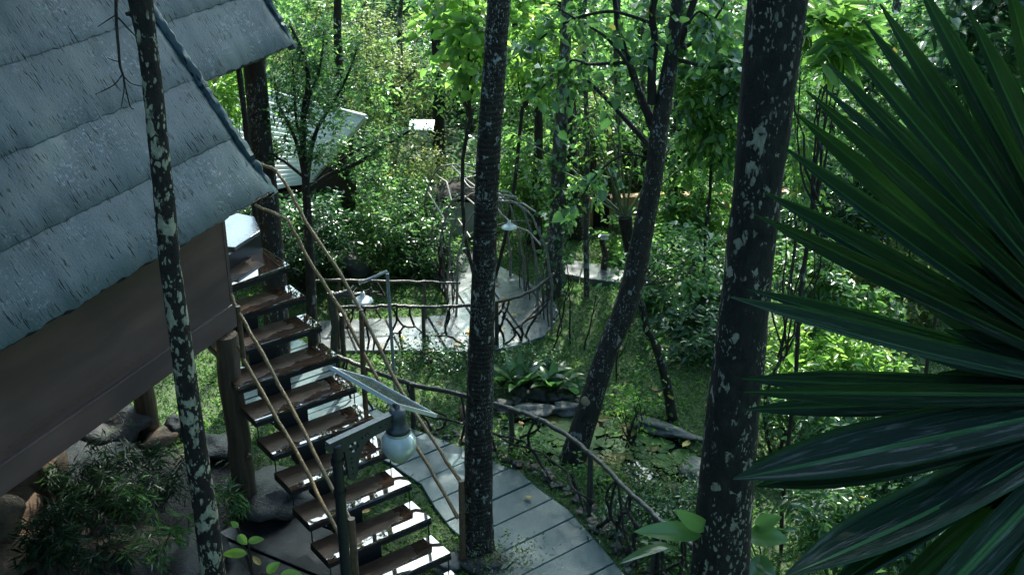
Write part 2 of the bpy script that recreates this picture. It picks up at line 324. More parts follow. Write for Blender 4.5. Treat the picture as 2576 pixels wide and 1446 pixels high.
# ---------------------------------------------------------------- leaves
def leaf_mesh(name, pos, d, n, L, Wd, m, parent=None, shape=0, tint=None, rng=None, fold=.25, droop=.12):
    base = np.array(wpos(parent)) if parent else np.zeros(3)
    pos = pos - base; N = len(pos)
    d = d / (np.linalg.norm(d, axis=1, keepdims=True) + 1e-9); s = np.cross(d, n); s /= (np.linalg.norm(s, axis=1, keepdims=True) + 1e-9); n = np.cross(s, d)
    L = L[:, None]; Wd = Wd[:, None]
    if shape == 0:
        P = [pos, pos + d * L * .42 + s * Wd * .5 + n * Wd * fold, pos + d * L - n * L * droop, pos + d * L * .42 - s * Wd * .5 + n * Wd * fold]
        F = np.array([[0, 1, 2], [0, 2, 3]])
    else:
        P = [pos, pos + d * L * .25 + s * Wd * .42 + n * Wd * fold, pos + d * L * .6 + s * Wd * .4 + n * (Wd * fold * .8 - L * droop * .3), pos + d * L - n * L * droop,
             pos + d * L * .6 - s * Wd * .4 + n * (Wd * fold * .8 - L * droop * .3), pos + d * L * .25 - s * Wd * .42 + n * Wd * fold, pos + d * L * .45 - n * L * droop * .1]
        F = np.array([[0, 1, 6], [1, 2, 6], [2, 3, 6], [3, 4, 6], [4, 5, 6], [5, 0, 6]])
    k = len(P); vs = np.stack(P, 1).reshape(-1, 3); fs = (F[None] + (np.arange(N) * k)[:, None, None]).reshape(-1, 3)
    me = bpy.data.meshes.new(name); me.vertices.add(len(vs)); me.vertices.foreach_set('co', vs.astype(np.float32).ravel())
    me.loops.add(fs.size); me.loops.foreach_set('vertex_index', fs.astype(np.int32).ravel())
    me.polygons.add(len(fs)); me.polygons.foreach_set('loop_start', (np.arange(len(fs)) * 3).astype(np.int32)); me.polygons.foreach_set('loop_total', np.full(len(fs), 3, np.int32))
    me.update()
    if tint is None: tint = rng.random(N)
    a = me.attributes.new('tint', 'FLOAT', 'POINT'); a.data.foreach_set('value', np.repeat(tint, k).astype(np.float32))
    return link(name, me, m, parent)
def sprays(rng, centers, outs, per, twl, L, spread=.9, droop=.3, wr=.5, flat=.5):
    """leaves set alternately along short twigs that leave each cluster centre"""
    P = []; D = []; Nn = []; T = []
    for c, o in zip(centers, outs):
        nt_ = max(1, per // 7); tt = rng.random()
        for k in range(nt_):
            td = nrm(nrm(o) + rng.normal(0, spread, 3)); ln = twl * rng.uniform(.5, 1.2); side = nrm(np.cross(td, UP + rng.normal(0, .2, 3)))
            for j in range(7):
                f = (j + .6) / 7; p = c + td * ln * f - UP * droop * ln * f * f * .6
                sg = 1 if j % 2 else -1
                P.append(p + rng.normal(0, .015, 3)); D.append(td * .55 + side * sg * .8 - UP * droop + rng.normal(0, .2, 3)); Nn.append(UP * flat + rng.normal(0, .45, 3)); T.append(.6 * rng.random() + .4 * tt)
    P, D, Nn, T = map(np.array, (P, D, Nn, T)); n = len(P); ls = L * rng.uniform(.6, 1.25, n)
    return P, D, Nn, ls, ls * wr * rng.uniform(.8, 1.2, n), T
def ell_pts(rng, c, r, n, hollow=.35):
    o = rng.normal(0, 1, (n, 3)); o /= np.linalg.norm(o, axis=1, keepdims=True)
    rad = (hollow + (1 - hollow) * rng.random((n, 1)) ** .6); lump = 1 + .25 * np.sin(o[:, :1] * 5 + c[0] * 7) * np.cos(o[:, 1:2] * 4 + c[1] * 3)
    return np.asarray(c) + o * rad * lump * np.asarray(r), o
def bend(rng, a, b, n=5, amt=.08):
    a, b = np.asarray(a, float), np.asarray(b, float); ln = np.linalg.norm(b - a); off = rng.normal(0, amt * ln, 3)
    return [a + (b - a) * (i / (n - 1)) + off * math.sin(math.pi * i / (n - 1)) + (rng.normal(0, amt * ln * .15, 3) if 0 < i < n - 1 else 0) for i in range(n)]

def ss(x, a, b): t = np.clip((x - a) / (b - a), 0, 1); return t * t * (3 - 2 * t)
POND_D = [(1262, 1062), (1330, 1040), (1440, 1032), (1560, 1042), (1650, 1068), (1720, 1120), (1775, 1165), (1760, 1215), (1690, 1235), (1610, 1225), (1520, 1205), (1440, 1170), (1345, 1150), (1275, 1115)]
POND = np.array([U(x, y)[:2] for x, y in POND_D])
def inpoly(P, x, y):
    x = np.asarray(x, float); y = np.asarray(y, float); r = np.zeros(x.shape, bool); j = len(P) - 1
    for i in range(len(P)):
        xi, yi = P[i]; xj, yj = P[j]
        r ^= ((yi > y) != (yj > y)) & (x < (xj - xi) * (y - yi) / (yj - yi + 1e-12) + xi); j = i
    return r
def gh(x, y):
    x = np.asarray(x, float); y = np.asarray(y, float)
    h = np.maximum(0, y - 21) * .22 * ss(y, 21, 27)
    h += .35 * ss(x, 3.5, 7) * ss(y, 6, 12)
    return h
def gz(x, y): return float(gh(x, y))

# ---------------------------------------------------------------- setting: ground, paths, water
xs = np.unique(np.concatenate([np.linspace(-120, -8, 15), np.arange(-8, 9, .16), np.linspace(9, 120, 15)]))
ys = np.unique(np.concatenate([np.linspace(-60, 4, 9), np.arange(4, 24, .16), np.linspace(24.5, 60, 30), [80, 110, 150]]))
XX, YY = np.meshgrid(xs, ys); ZZ = gh(XX, np.minimum(YY, 62)); pin = inpoly(POND, XX, YY); ZZ[pin] = -.3
g = MB(); g.grid([[(XX[i, j], YY[i, j], ZZ[i, j]) for j in range(len(xs))] for i in range(len(ys))])
tag(obj('ground', g, M['ground']), kind='structure')
w = MB(); w.add([(p[0], p[1], -.05) for p in np.vstack([POND + (POND - POND.mean(0)) * .12])], [tuple(range(len(POND)))[::-1]])
o = obj('water', w, M['water']); tag(o, kind='structure')
if o.data.polygons[0].normal.z < 0: o.data.flip_normals()

def slabs(name, poly, az, pitch, gap, z, th, m, start=None, label=None, off=0.):
    """a paved surface: the outline cut into separate slabs along parallel joints"""
    d = azv(az)[:2]; nn = np.array([-d[1], d[0]]); pr = [float(np.dot(p[:2], nn)) for p in poly]
    lo, hi = min(pr), max(pr); me = bpy.data.meshes.new(name); big = bmesh.new(); k = lo + off - pitch; rr = random.Random(4)
    while k < hi:
        b = bmesh.new(); f = b.faces.new([b.verts.new((p[0], p[1], z)) for p in poly]); f.normal_update(); bmesh.ops.triangulate(b, faces=[f])
        k2 = k + pitch * rr.uniform(.92, 1.08)
        for pos, sgn in ((k + gap / 2, -1), (k2 - gap / 2, 1)):
            c = nn * pos
            bmesh.ops.bisect_plane(b, geom=b.verts[:] + b.edges[:] + b.faces[:], plane_co=(c[0], c[1], z), plane_no=(nn[0] * sgn, nn[1] * sgn, 0), clear_outer=True)
        if b.faces:
            bmesh.ops.dissolve_limit(b, angle_limit=.01, verts=b.verts[:], edges=b.edges[:])
            for fc in b.faces:
                if fc.normal.z < 0: fc.normal_flip()
            dz = rr.uniform(-.004, .004); ex = bmesh.ops.extrude_face_region(b, geom=b.faces[:]); up = [v for v in ex['geom'] if isinstance(v, bmesh.types.BMVert)]
            for v in b.verts: v.co.z = z - th
            for v in up: v.co.z = z + dz
            eds = [e for e in b.edges if all(abs(v.co.z - z) < .02 for v in e.verts)]
            try: bmesh.ops.bevel(b, geom=eds, offset=.008, segments=1, affect='EDGES')
            except Exception: pass
            t = bpy.data.meshes.new('t'); b.to_mesh(t); big.from_mesh(t); bpy.data.meshes.remove(t)
        b.free(); k = k2
    big.to_mesh(me); big.free(); return link(name, me, m)
def bed(name, poly, z):
    b = bmesh.new(); f = b.faces.new([b.verts.new((p[0], p[1], z)) for p in poly]); f.normal_update(); bmesh.ops.triangulate(b, faces=[f])
    for q in b.faces:
        if q.normal.z < 0: q.normal_flip()
    me = bpy.data.meshes.new(name); b.to_mesh(me); b.free(); return tag(link(name, me, M['bed']), kind='structure')
OUT = [(1650, 1560), (1568, 1446), (1523, 1396), (1484, 1350), (1429, 1287), (1367, 1244), (1308, 1195), (1238, 1166), (1160, 1130), (1040, 1085), (950, 1035), (880, 975), (840, 915), (760, 860), (690, 850)]
INN = [(600, 930), (600, 1000), (640, 1050), (730, 1085), (850, 1125), (980, 1170), (1060, 1225), (1095, 1285), (1130, 1330), (1190, 1385), (1225, 1450), (1260, 1560)]
PATH = [U(x, y) for x, y in OUT + INN]
tag(slabs('path', PATH, 52, .36, .007, .035, .06, M['slab'], off=.1), kind='structure')
bed('path_bed', PATH, .006)
FARP_D = [(820, 890), (1000, 888), (1180, 893), (1290, 880), (1370, 850), (1408, 800), (1395, 765), (1330, 715), (1245, 668), (1180, 625), (1120, 590), (1000, 570), (960, 600), (1040, 640), (1080, 690), (1130, 760), (1120, 800), (1000, 806), (830, 812), (770, 820)]
FARP = [U(x, y) for x, y in FARP_D]
tag(slabs('far_path', FARP, -18, .52, .02, .045, .06, M['slab_far'], off=.2), kind='structure')
bed('far_path_bed', FARP, .012)
WALK = [U(*p) for p in ((1395, 660), (1480, 676), (1600, 700), (1760, 735), (1740, 775), (1590, 728), (1480, 715), (1400, 700))]
tag(slabs('walkway', WALK, 10, .9, .012, .09, .15, M['slab_far']), kind='structure')
LAND = [U(*p) for p in ((540, 1350), (640, 1300), (760, 1285), (860, 1330), (1000, 1440), (1060, 1560), (480, 1600), (520, 1450))]
tag(slabs('stone_landing', LAND, 120, .62, .02, .028, .05, M['slab_dark']), kind='structure')
NOPLANT = [np.array([p[:2] for p in q]) for q in (PATH, FARP, WALK, LAND)] + [POND]
def free(x, y):
    r = np.ones(np.shape(x), bool)
    for q in NOPLANT: r &= ~inpoly(q, x, y)
    return r
# grass (uncountable)
rng = np.random.default_rng(5)
n = 150000; gx = rng.uniform(-6.5, 7.5, n); gy = rng.uniform(7.0, 20, n)
keep = free(gx, gy) & (np.abs(gx) < gy * .5 + .8) & ((gx > -2.75) | (gy > 10.6 - .3 * gx * 0)); gx, gy = gx[keep], gy[keep]
dens = np.array([noise.noise((float(a) * .9, float(b) * .9, 0)) for a, b in zip(gx, gy)])
keep = (dens > -.45 - .25 * rng.random(len(gx))); gx, gy = gx[keep], gy[keep]; n = len(gx)
an = rng.uniform(0, 6.28, n); tl = rng.uniform(.3, 1.3, n)
D_ = np.stack([np.cos(an) * tl, np.sin(an) * tl, np.ones(n) * .8], 1); N_ = np.stack([-np.cos(an) * .8, -np.sin(an) * .8, tl], 1) + rng.normal(0, .2, (n, 3))
o = leaf_mesh('grass', np.stack([gx, gy, gh(gx, gy) - .005], 1), D_, N_, rng.uniform(.04, .10, n), rng.uniform(.012, .022, n), LEAF['grass'], rng=rng)
tag(o, 'short broad bladed lawn grass between the paths and the pond', 'grass', kind='stuff')
# wild undergrowth on the slope behind
n = 60000; gx = rng.uniform(-26, 26, n); gy = 16 + 30 * rng.random(n) ** 1.5; keep = free(gx, gy) & ((gy > 18.5) | (gx > 3.4) | (gx < -4)); gx, gy = gx[keep], gy[keep]; n = len(gx)
hz = rng.random(n) ** 2 * (.35 + .03 * (gy - 16))
D_ = rng.normal(0, .6, (n, 3)) + np.array([0, -.3, .1]); N_ = rng.normal(0, .5, (n, 3)) + UP
ln = rng.uniform(.08, .2, n) * (1 + (gy - 16) * .02)
o = leaf_mesh('undergrowth', np.stack([gx, gy, gh(gx, gy) + hz], 1), D_, N_, ln, ln * .55, LEAF['dark'], rng=rng)
tag(o, 'dark leafy undergrowth covering the slope behind the garden', 'undergrowth', kind='stuff')

# ---------------------------------------------------------------- the raised cabin
E_ = azv(22.95); NO = np.array([E_[1], -E_[0], 0.])              # along the eave, outward
def roof_plane(name, end, length, pitch, courses, step, parent, seed, verge_r=.06):
    rr = random.Random(seed); nr = noise.noise
    ex = E_; ey = -NO * math.cos(R(pitch)) + UP * math.sin(R(pitch)); ez = np.cross(ex, ey)
    mb = MB(); nx = int(length / .045)
    for k in range(courses):
        lo = k * step * (1 + .02 * k); hi = (k + 1) * step * (1 + .02 * (k + 1)) + .08; rows = []
        ph = rr.uniform(0, 50)
        for r_, (y, h) in enumerate(((lo, -.10 if k == 0 else -.012), (lo, .008), (lo + .010, .013), (lo + (hi - lo) * .35, .012), (lo + (hi - lo) * .7, .009), (hi, .002))):
            row = []
            for i in range(nx + 1):
                x = -length + length * i / nx
                jag = (nr((x * 9, ph, 0)) * .012 + nr((x * 30, ph, 3)) * .014) if r_ < 3 else 0
                if k == 0 and r_ < 3: jag = jag * 1.5 + nr((x * 1.5, ph, 8)) * .01
                yy = y + jag; hh = h + nr((x * 2.2, yy * 2.2, 5)) * .010 + nr((x * 8, yy * 5, 9)) * .006
                edge = max(0., 1 - abs(x) / .16); hh -= .05 * edge ** 2
                if k == 0: hh += .05 * max(0, 1 - (yy - lo) / .5) ** 2 * max(0., 1 - abs(x) / .6)       # the corner kicks up a little
                row.append((x, yy, hh))
            rows.append(row)
        mb.grid(rows)
    top = courses * step * (1 + .02 * courses)
    # under side
    mb.grid([[(-length, .02, -.10), (0, .02, -.10)], [(-length, top, -.06), (0, top, -.06)]], False)
    vr = MB(); pts = [(-.02 + nr((i * .4, 1, seed)) * .015, -.03 + top * i / 120, -.015 + nr((i * .6, 4, seed)) * .014) for i in range(121)]
    vr.tube(pts, [verge_r * .8 * (1 + .5 * nr((i * .9, 2, seed)) + .3 * nr((i * 2.3, 7, seed))) for i in range(121)], 9, jit=.12, rng=np.random.default_rng(seed))
    Mx = Matrix(((ex[0], ey[0], ez[0]), (ex[1], ey[1], ez[1]), (ex[2], ey[2], ez[2]))).to_4x4()
    def place(nm, b, par, m):
        me = bpy.data.meshes.new(nm); me.from_pydata(b.v, [], b.f); me.polygons.foreach_set('use_smooth', b.sm); me.set_sharp_from_angle(angle=R(38))
        o = link(nm, me, m, par); return o
    o = place(name, mb, parent, M['roof']); o.matrix_basis = Matrix.Translation(Vector(end) - wpos(parent)) @ Mx
    v = place('verge', vr, o, M['roof']); return o
HC = np.array([-2.58, 9.80, 0.])
house = thing('raised_cabin', 'raised cabin on timber stilts with a steep blue grey shingled roof and brown plywood wall', 'cabin', (HC[0], HC[1], 0))
roof_plane('roof', (-2.08, 9.71, 3.33), 8.5, 55, 8, .55, house, 3)
roof_plane('rear_roof', (-2.32, 12.48, 3.93), 6.5, 60, 7, .62, house, 9)
b = MB(); b.box(HC - E_ * 8.5 + UP * 2.2, E_ * 8.5, -NO * 3.6, UP * 1.42); wall = obj('wall', b, M['ply'], house, loc=HC + UP * 2.2)
b = MB(); b.box(HC - E_ * 4.4 + UP * 2.27 + NO * .0005, E_ * 3.2, NO * .004, UP * .006); obj('batten', b, M['newel'], wall)
b = MB(); b.box(HC - E_ * 8.5 + NO * .03 + E_ * .02 + UP * 1.96, E_ * 8.5, -NO * 3.65, UP * .238); obj('floor_beam', b, M['ply'], house, bevel=.006)
b = MB(); b.box(HC - E_ * .02 + NO * .004 + UP * 2.21, E_ * .045, -NO * .06, UP * 1.4); obj('corner_board', b, M['ply'], house)
def pole(p0, p1, r0, r1, rg, n=12, seg=12, jit=.04):
    p0, p1 = np.asarray(p0, float), np.asarray(p1, float)
    return [p0 + (p1 - p0) * i / seg + (rg.normal(0, .008, 3) if 0 < i < seg else 0) for i in range(seg + 1)], [r0 + (r1 - r0) * i / seg for i in range(seg + 1)]
rng = np.random.default_rng(11)
for (base, top, r0, r1) in ((U(622, 1285), (-2.62, 9.62, 1.955), .118, .105), (U(377, 1092), (-3.95, 10.9, 1.955), .12, .11), ((-5.6, 9.3, 0), (-5.6, 9.3, 1.955), .12, .11)):
    b = MB(); b.tube(*pole(base, top, r0, r1, rng), n=14, jit=.03, rng=rng)
    for q in (.35, .62): b.lathe(np.asarray(base) * (1 - q) + np.asarray(top) * q + np.array([.09, -.07, 0]), [(0, -.03), (.03, -.015), (.035, .005), (.02, .03), (0, .035)], 8, axis=np.array([.6, -.6, .3]))
    obj('stilt', b, M['timber'], house)
tb = U(700, 892); tt = V(640, 165, tb[1]); tt2 = V(634, 60, tb[1])
b = MB(); pts = [tb, V(690, 700, tb[1]), V(672, 520, tb[1]), V(655, 340, tb[1]), tt, tt2]; b.tube(pts, [.16, .145, .14, .13, .125, .12], 14, jit=.05, rng=rng)
obj('trunk_post', b, M['bark_lean'], house, label='thick dark lichen spotted trunk propping the rear roof')
b = MB(); y_ = 12.0; b.tube([V(625, 380, y_), V(616, 300, y_), V(606, 220, y_), V(598, 150, y_)], .032, 8, jit=.12, rng=rng); b.tube([V(625, 380, y_), V(640, 520, y_ - .1), V(646, 585, y_ - .15)], .03, 8); obj('pole_post', b, M['bark_dark'], house)

# ---------------------------------------------------------------- staircase
SA, SB = azv(53.28), azv(143.28); RF0 = np.array([-2.0407, 10.5218, 1.9177]); SG, SR, SD, SL = .3136, .1955, .3257, 1.05
def RF(i): return RF0 + SB * SG * i - UP * SR * i
stair = thing('staircase', 'open timber staircase with wet brown treads going down beside the raised cabin', 'staircase', RF(9) * np.array([1, 1, 0]))
rotz = math.atan2(SA[1], SA[0])
def tread_mesh():
    b = bmesh.new(); bmesh.ops.create_grid(b, x_segments=14, y_segments=4, size=.5)
    for v in b.verts: v.co = ((v.co.x - .5) * SL, (v.co.y + .5) * SD, 0)
    ex = bmesh.ops.extrude_face_region(b, geom=b.faces[:], use_keep_orig=True)
    for v in [q for q in ex['geom'] if isinstance(q, bmesh.types.BMVert)]: v.co.z -= .032
    bmesh.ops.recalc_face_normals(b, faces=b.faces[:]); me = bpy.data.meshes.new('tread'); b.to_mesh(me); b.free(); return me
tm = tread_mesh(); tm.materials.append(M['tread']); sbase = Vector(wpos(stair))
fm = MB(); fm.box((-SL, .0, -.072), (SL, 0, 0), (0, .03, 0), (0, 0, .038)).box((-SL, SD - .03, -.072), (SL, 0, 0), (0, .03, 0), (0, 0, .038)).box((-.03, .03, -.072), (.03, 0, 0), (0, SD - .06, 0), (0, 0, .038)).box((-SL, .03, -.072), (.03, 0, 0), (0, SD - .06, 0), (0, 0, .038))
fme = bpy.data.meshes.new('tread_frame'); fme.from_pydata(fm.v, [], fm.f); fme.materials.append(M['steel'])
bm_ = MB(); bm_.box((-SL * .72, .06, -.30), (.26, 0, 0), (0, .2, 0), (0, 0, .227)); bme = bpy.data.meshes.new('tread_block'); bme.from_pydata(bm_.v, [], bm_.f); bme.materials.append(M['steel'])
for i in range(0, 10):
    t = bpy.data.objects.new('tread', tm); COL.objects.link(t); t.parent = stair; t.location = Vector(RF(i)) - sbase; t.rotation_euler = (0, 0, rotz)
    for nm, me in (('tread_frame', fme), ('tread_block', bme)):
        f = bpy.data.objects.new(nm, me); COL.objects.link(f); f.parent = t
    md = t.modifiers.new('bevel', 'BEVEL'); md.width = .006; md.segments = 2; md.limit_method = 'ANGLE'
# wedge tread at the turn and the landing
def plate(name, pts, th, m, parent, loc, rz=0):
    b = bmesh.new(); c = Matrix.Rotation(-rz, 3, 'Z'); f = b.faces.new([b.verts.new(c @ (Vector(p) - Vector(loc))) for p in pts])
    if f.normal.z < 0: f.normal_flip()
    f.normal_update()
    if f.normal.z < 0: f.normal_flip()
    ex = bmesh.ops.extrude_face_region(b, geom=[f], use_keep_orig=True)
    for v in [q for q in ex['geom'] if isinstance(q, bmesh.types.BMVert)]: v.co.z -= th
    bmesh.ops.recalc_face_normals(b, faces=b.faces[:]); me = bpy.data.meshes.new(name); b.to_mesh(me); b.free()
    o = link(name, me, m, parent); o.location = Vector(loc) - wpos(parent); o.rotation_euler = (0, 0, rz)
    md = o.modifiers.new('bevel', 'BEVEL'); md.width = .006; md.segments = 2; md.limit_method = 'ANGLE'; return o
zA = RF(-1)[2]; A_ = [U(729, 665, zA), U(648, 614, zA), U(575, 655, zA), U(570, 722, zA)]
wd = plate('wedge_tread', A_, .032, M['tread'], stair, A_[0], rotz)
b = MB(); a0 = A_[3] - UP * .034; b.box(a0 - UP * .045, A_[0] - A_[3], SB * -.03, UP * .043); obj('tread_frame', b, M['steel'], stair)
zL = RF(-2)[2]; L_ = [U(655, 580, zL), U(640, 545, zL), U(520, 520, zL), U(470, 610, zL), U(590, 622, zL)]
ld = plate('landing', L_, .04, M['slab_far'], stair, L_[0], rotz)
b = MB(); fL = U(590, 622, zL); fd = U(655, 580, zL) - fL; b.box(fL - fd - UP * .20, fd * 2, np.cross(UP, nrm(fd)) * .035, UP * .158); obj('fascia', b, M['steel'], stair)
b = MB(); s0 = RF(0) - SA * SL * .6 - SB * .12 - UP * .22; s1 = RF(10) - SA * SL * .6 - SB * .12 - UP * .22
b.box(s0, s1 - s0, SA * .09, UP * -.17); obj('stringer', b, M['steel'], stair)
for i in range(-1, 9):
    b = MB(); p = RF(i) - SB * .02 - SA * .02; b.tube([p - UP * .01, p - UP * (SR + .0)], .006, 5)
    obj('hanger_rod', b, M['steel'], stair)
    if i > 2:
        b = MB(); p = RF(i) - SB * .03 - SA * (SL - .03); b.tube([p - UP * .01, p - UP * (SR + .02)], .006, 5); obj('hanger_rod', b, M['steel'], stair)
rng = np.random.default_rng(21)
RP = np.array([-.36, 8.65, 0]); LP = RF(8) - SA * (SL - .06)
def rpts(D, p): return [PL(x, y, p, SA) for x, y in D]
def rail(name, pts, r, m, par):
    out = []
    for i in range(len(pts) - 1):
        for k in range(4): out.append(pts[i] + (pts[i + 1] - pts[i]) * k / 4 + rng.normal(0, .004, 3))
    out.append(pts[-1]); b = MB(); b.tube(out, r * .86, 9, jit=.10, rng=rng); return obj(name, b, m, par)
for D in ([(655, 412), (690, 426), (714, 455), (770, 560), (840, 662), (905, 775), (1010, 985), (1090, 1108), (1160, 1213)], [(643, 516), (690, 536), (724, 556), (775, 648), (850, 765), (915, 890), (1000, 1042), (1080, 1175), (1152, 1303)]):
    rail('handrail', rpts(D, RP), .021, M['rail'], stair)
for D in ([(580, 742), (600, 785), (660, 890), (745, 1045), (838, 1235), (884, 1312)], [(598, 868), (615, 905), (700, 1060), (755, 1150), (800, 1245), (862, 1362), (890, 1420)]):
    rail('handrail', rpts(D, LP), .021, M['rail'], stair)
b = MB(); p0 = PL(1160, 1208, RP, SA); b.tube([p0, p0 * .5 + np.array([p0[0], p0[1], 0]) * .5, (p0[0], p0[1], 0)], [.026, .028, .03], 9, jit=.08, rng=rng); obj('rail_post', b, M['newel'], stair)
p0 = PL(908, 778, RP, SA); p1 = PL(914, 935, RP, SA); b = MB(); b.tube([p0, p1, p1 - UP * .5], [.024, .026, .026], 9, jit=.08, rng=rng); obj('rail_post', b, M['newel'], stair)
p0 = PL(884, 1306, LP, SA); b = MB(); b.tube([p0 + UP * .01, p0 - UP * .3, p0 - UP * .75], [.03, .033, .033], 9, jit=.08, rng=rng); obj('rail_post', b, M['newel'], stair, label='short brown newel stump at the lower end of the rails')
p0 = PL(598, 770, LP, SA); b = MB(); b.tube([p0, p0 - UP * .6], .024, 8); obj('rail_post', b, M['newel'], stair)

# ---------------------------------------------------------------- solar garden lamps
def poly_plate(name, loops, th, m, parent, o, ex, ey):
    """flat plate with holes: loops in (s,t), laid on axes ex, ey at o"""
    b = bmesh.new(); eds = []
    for lp in loops:
        vs = [b.verts.new((x, y, -th / 2)) for x, y in lp]; eds += [b.edges.new((vs[i], vs[(i + 1) % len(vs)])) for i in range(len(vs))]
    bmesh.ops.triangle_fill(b, use_beauty=True, use_dissolve=False, edges=eds, normal=(0, 0, 1))
    ext = bmesh.ops.extrude_face_region(b, geom=b.faces[:], use_keep_orig=True)
    for q in [q for q in ext['geom'] if isinstance(q, bmesh.types.BMVert)]: q.co.z += th
    bmesh.ops.recalc_face_normals(b, faces=b.faces[:]); me = bpy.data.meshes.new(name); b.to_mesh(me); b.free(); ez = np.cross(ex, ey); ob = np.array(wpos(parent))
    for v in me.vertices: v.co = tuple(np.asarray(o) - ob + ex * v.co.x + ey * v.co.y + ez * v.co.z)
    return link(name, me, m, parent)
def circ(cx, cy, r, n=20, r2=None): return [(cx + (r if not r2 or k % 2 == 0 else r2) * math.cos(2 * math.pi * k / n + math.pi / 2), cy + (r if not r2 or k % 2 == 0 else r2) * math.sin(2 * math.pi * k / n + math.pi / 2)) for k in range(n)]
AR = azv(49); HG = Q(1000, 1048, 6.5); ARN = azv(139)
pt = PL(846, 1120, HG, ARN); pt2 = PL(866, 1410, HG, ARN); pt_b = np.array([pt[0], pt[1], 0.])
lamp = thing('solar_lamp', 'black post solar lamp with frosted globe and tilted panel beside the staircase', 'lamp', pt_b)
b = MB(); b.tube([pt_b, (pt[0], pt[1], pt[2] * .5), (pt[0], pt[1], pt[2] + .0)], [.034, .031, .029], 16); b.lathe((pt[0], pt[1], pt[2]), [(.029, 0), (.027, .008), (0, .012)], 16); pst = obj('post', b, M['steel'], lamp)
for dz in (-.10, -.30):
    b = MB(); b.lathe((pt[0], pt[1], pt[2] + dz), [(.036, -.014), (.036, .014)], 16); obj('clamp', b, M['steel'], pst)
sl_ = float(np.dot((HG - pt), AR)); dz_ = HG[2] - pt[2]
def bz(s): return s / sl_ * dz_
def zz(f, v): return (sl_ * f, bz(sl_ * f) + v)
prof = [zz(-.13, -.02), zz(-.17, .012), zz(-.13, .034), zz(0, .04), zz(.5, .034), zz(1, .03), zz(1, -.045), zz(.82, -.042), zz(.62, -.044), zz(.5, -.05), zz(.44, -.066), zz(.38, -.10), zz(.335, -.14), zz(.30, -.19), zz(.285, -.235), zz(.24, -.25), zz(.165, -.25), zz(.14, -.21), zz(.125, -.12), zz(.11, -.055), zz(.0, -.04)]
def cz(f, v, r, n=14, asp=1., r2=None): return [(zz(f, v)[0] + x, zz(f, v)[1] + y * asp) for x, y in circ(0, 0, r, n, r2)]
holes = [cz(.255, -.052, .032, 24), cz(.255, -.052, .029, 10, 1., .012)] + [cz(f, v, .0065, 10, a) for f, v, a in ((.395, -.022, 1.9), (.44, -.016, 1.7), (.485, -.012, 1.5), (.69, -.006, 1.1), (.78, -.006, 1.1), (.885, -.006, 1.3))] + [cz(.205, v, .008, 10, a) for v, a in ((-.115, .5), (-.142, .5), (-.18, 1.3), (-.215, .9))]
br = poly_plate('bracket', [prof] + holes, .022, M['iron'], lamp, pt + AR * .0 + ARN * .0, AR, UP)
b = MB(); b.box(pt - AR * sl_ * .13 + UP * (.036 + bz(-sl_ * .13)) - ARN * .02, AR * (sl_ * 1.1) + UP * bz(sl_ * 1.1), ARN * .04, UP * .006); obj('bracket_flange', b, M['iron'], lamp)
b = MB(); b.lathe(HG, [(0, .05), (.045, .05), (.047, 0), (.047, -.05), (.062, -.062), (.066, -.075), (.066, -.09), (.055, -.10)], 24); obj('neck', b, M['iron'], lamp)
gc = HG - UP * .10
b = MB(); b.lathe(gc, [(r_ * 1.03, z_ * .84) for r_, z_ in [(.058, .004), (.066, -.006), (.080, -.024), (.093, -.052), (.098, -.085), (.095, -.115), (.084, -.145), (.068, -.172), (.054, -.195), (.042, -.212), (.022, -.220), (0, -.222)]], 32); obj('globe', b, M['globe'], lamp)
b = MB(); b.lathe(gc, [(.068, .012), (.070, 0), (.066, -.008)], 28); obj('collar', b, M['alu'], lamp)
FC = Q(994.9, 1023.9, 6.5); d1 = azv(135); d2 = azv(45) * math.cos(R(34)) - UP * math.sin(R(34)); w1, w2 = .597, .351; dn = nrm(np.cross(d2, d1)); dn = dn if dn[2] > 0 else -dn
def panel(parent, fc, d1, d2, w1, w2, dn):
    """fc: front corner, d1 runs back along the long side reversed, d2 along the short side"""
    o0 = fc - d1 * w1; t = .022; e = .02
    b = MB(); b.box(o0, d1 * w1, d2 * e, dn * t).box(o0 + d2 * (w2 - e), d1 * w1, d2 * e, dn * t).box(o0 + d2 * e, d1 * e, d2 * (w2 - 2 * e), dn * t).box(o0 + d2 * e + d1 * (w1 - e), d1 * e, d2 * (w2 - 2 * e), dn * t)
    f = obj('panel_frame', b, M['alu'], parent)
    loc = o0 + d1 * e + d2 * e + dn * .006; me = bpy.data.meshes.new('solar_panel'); mm = MB(); mm.box((0, 0, 0), (w1 - 2 * e, 0, 0), (0, w2 - 2 * e, 0), (0, 0, .010))
    me.from_pydata(mm.v, [], mm.f); p = link('solar_panel', me, M['solar'], parent)
    Mx = Matrix(((d1[0], d2[0], dn[0]), (d1[1], d2[1], dn[1]), (d1[2], d2[2], dn[2]))).to_4x4(); p.matrix_basis = Matrix.Translation(Vector(loc) - wpos(parent)) @ Mx
    return p
panel(lamp, FC, d1, d2, w1, w2, dn)
b = MB(); pc = FC - d1 * w1 * .5 + d2 * w2 * .5; b.tube([HG + UP * .03, HG + UP * .06, pc - dn * .004], .016, 10); obj('panel_mount', b, M['steel'], lamp)
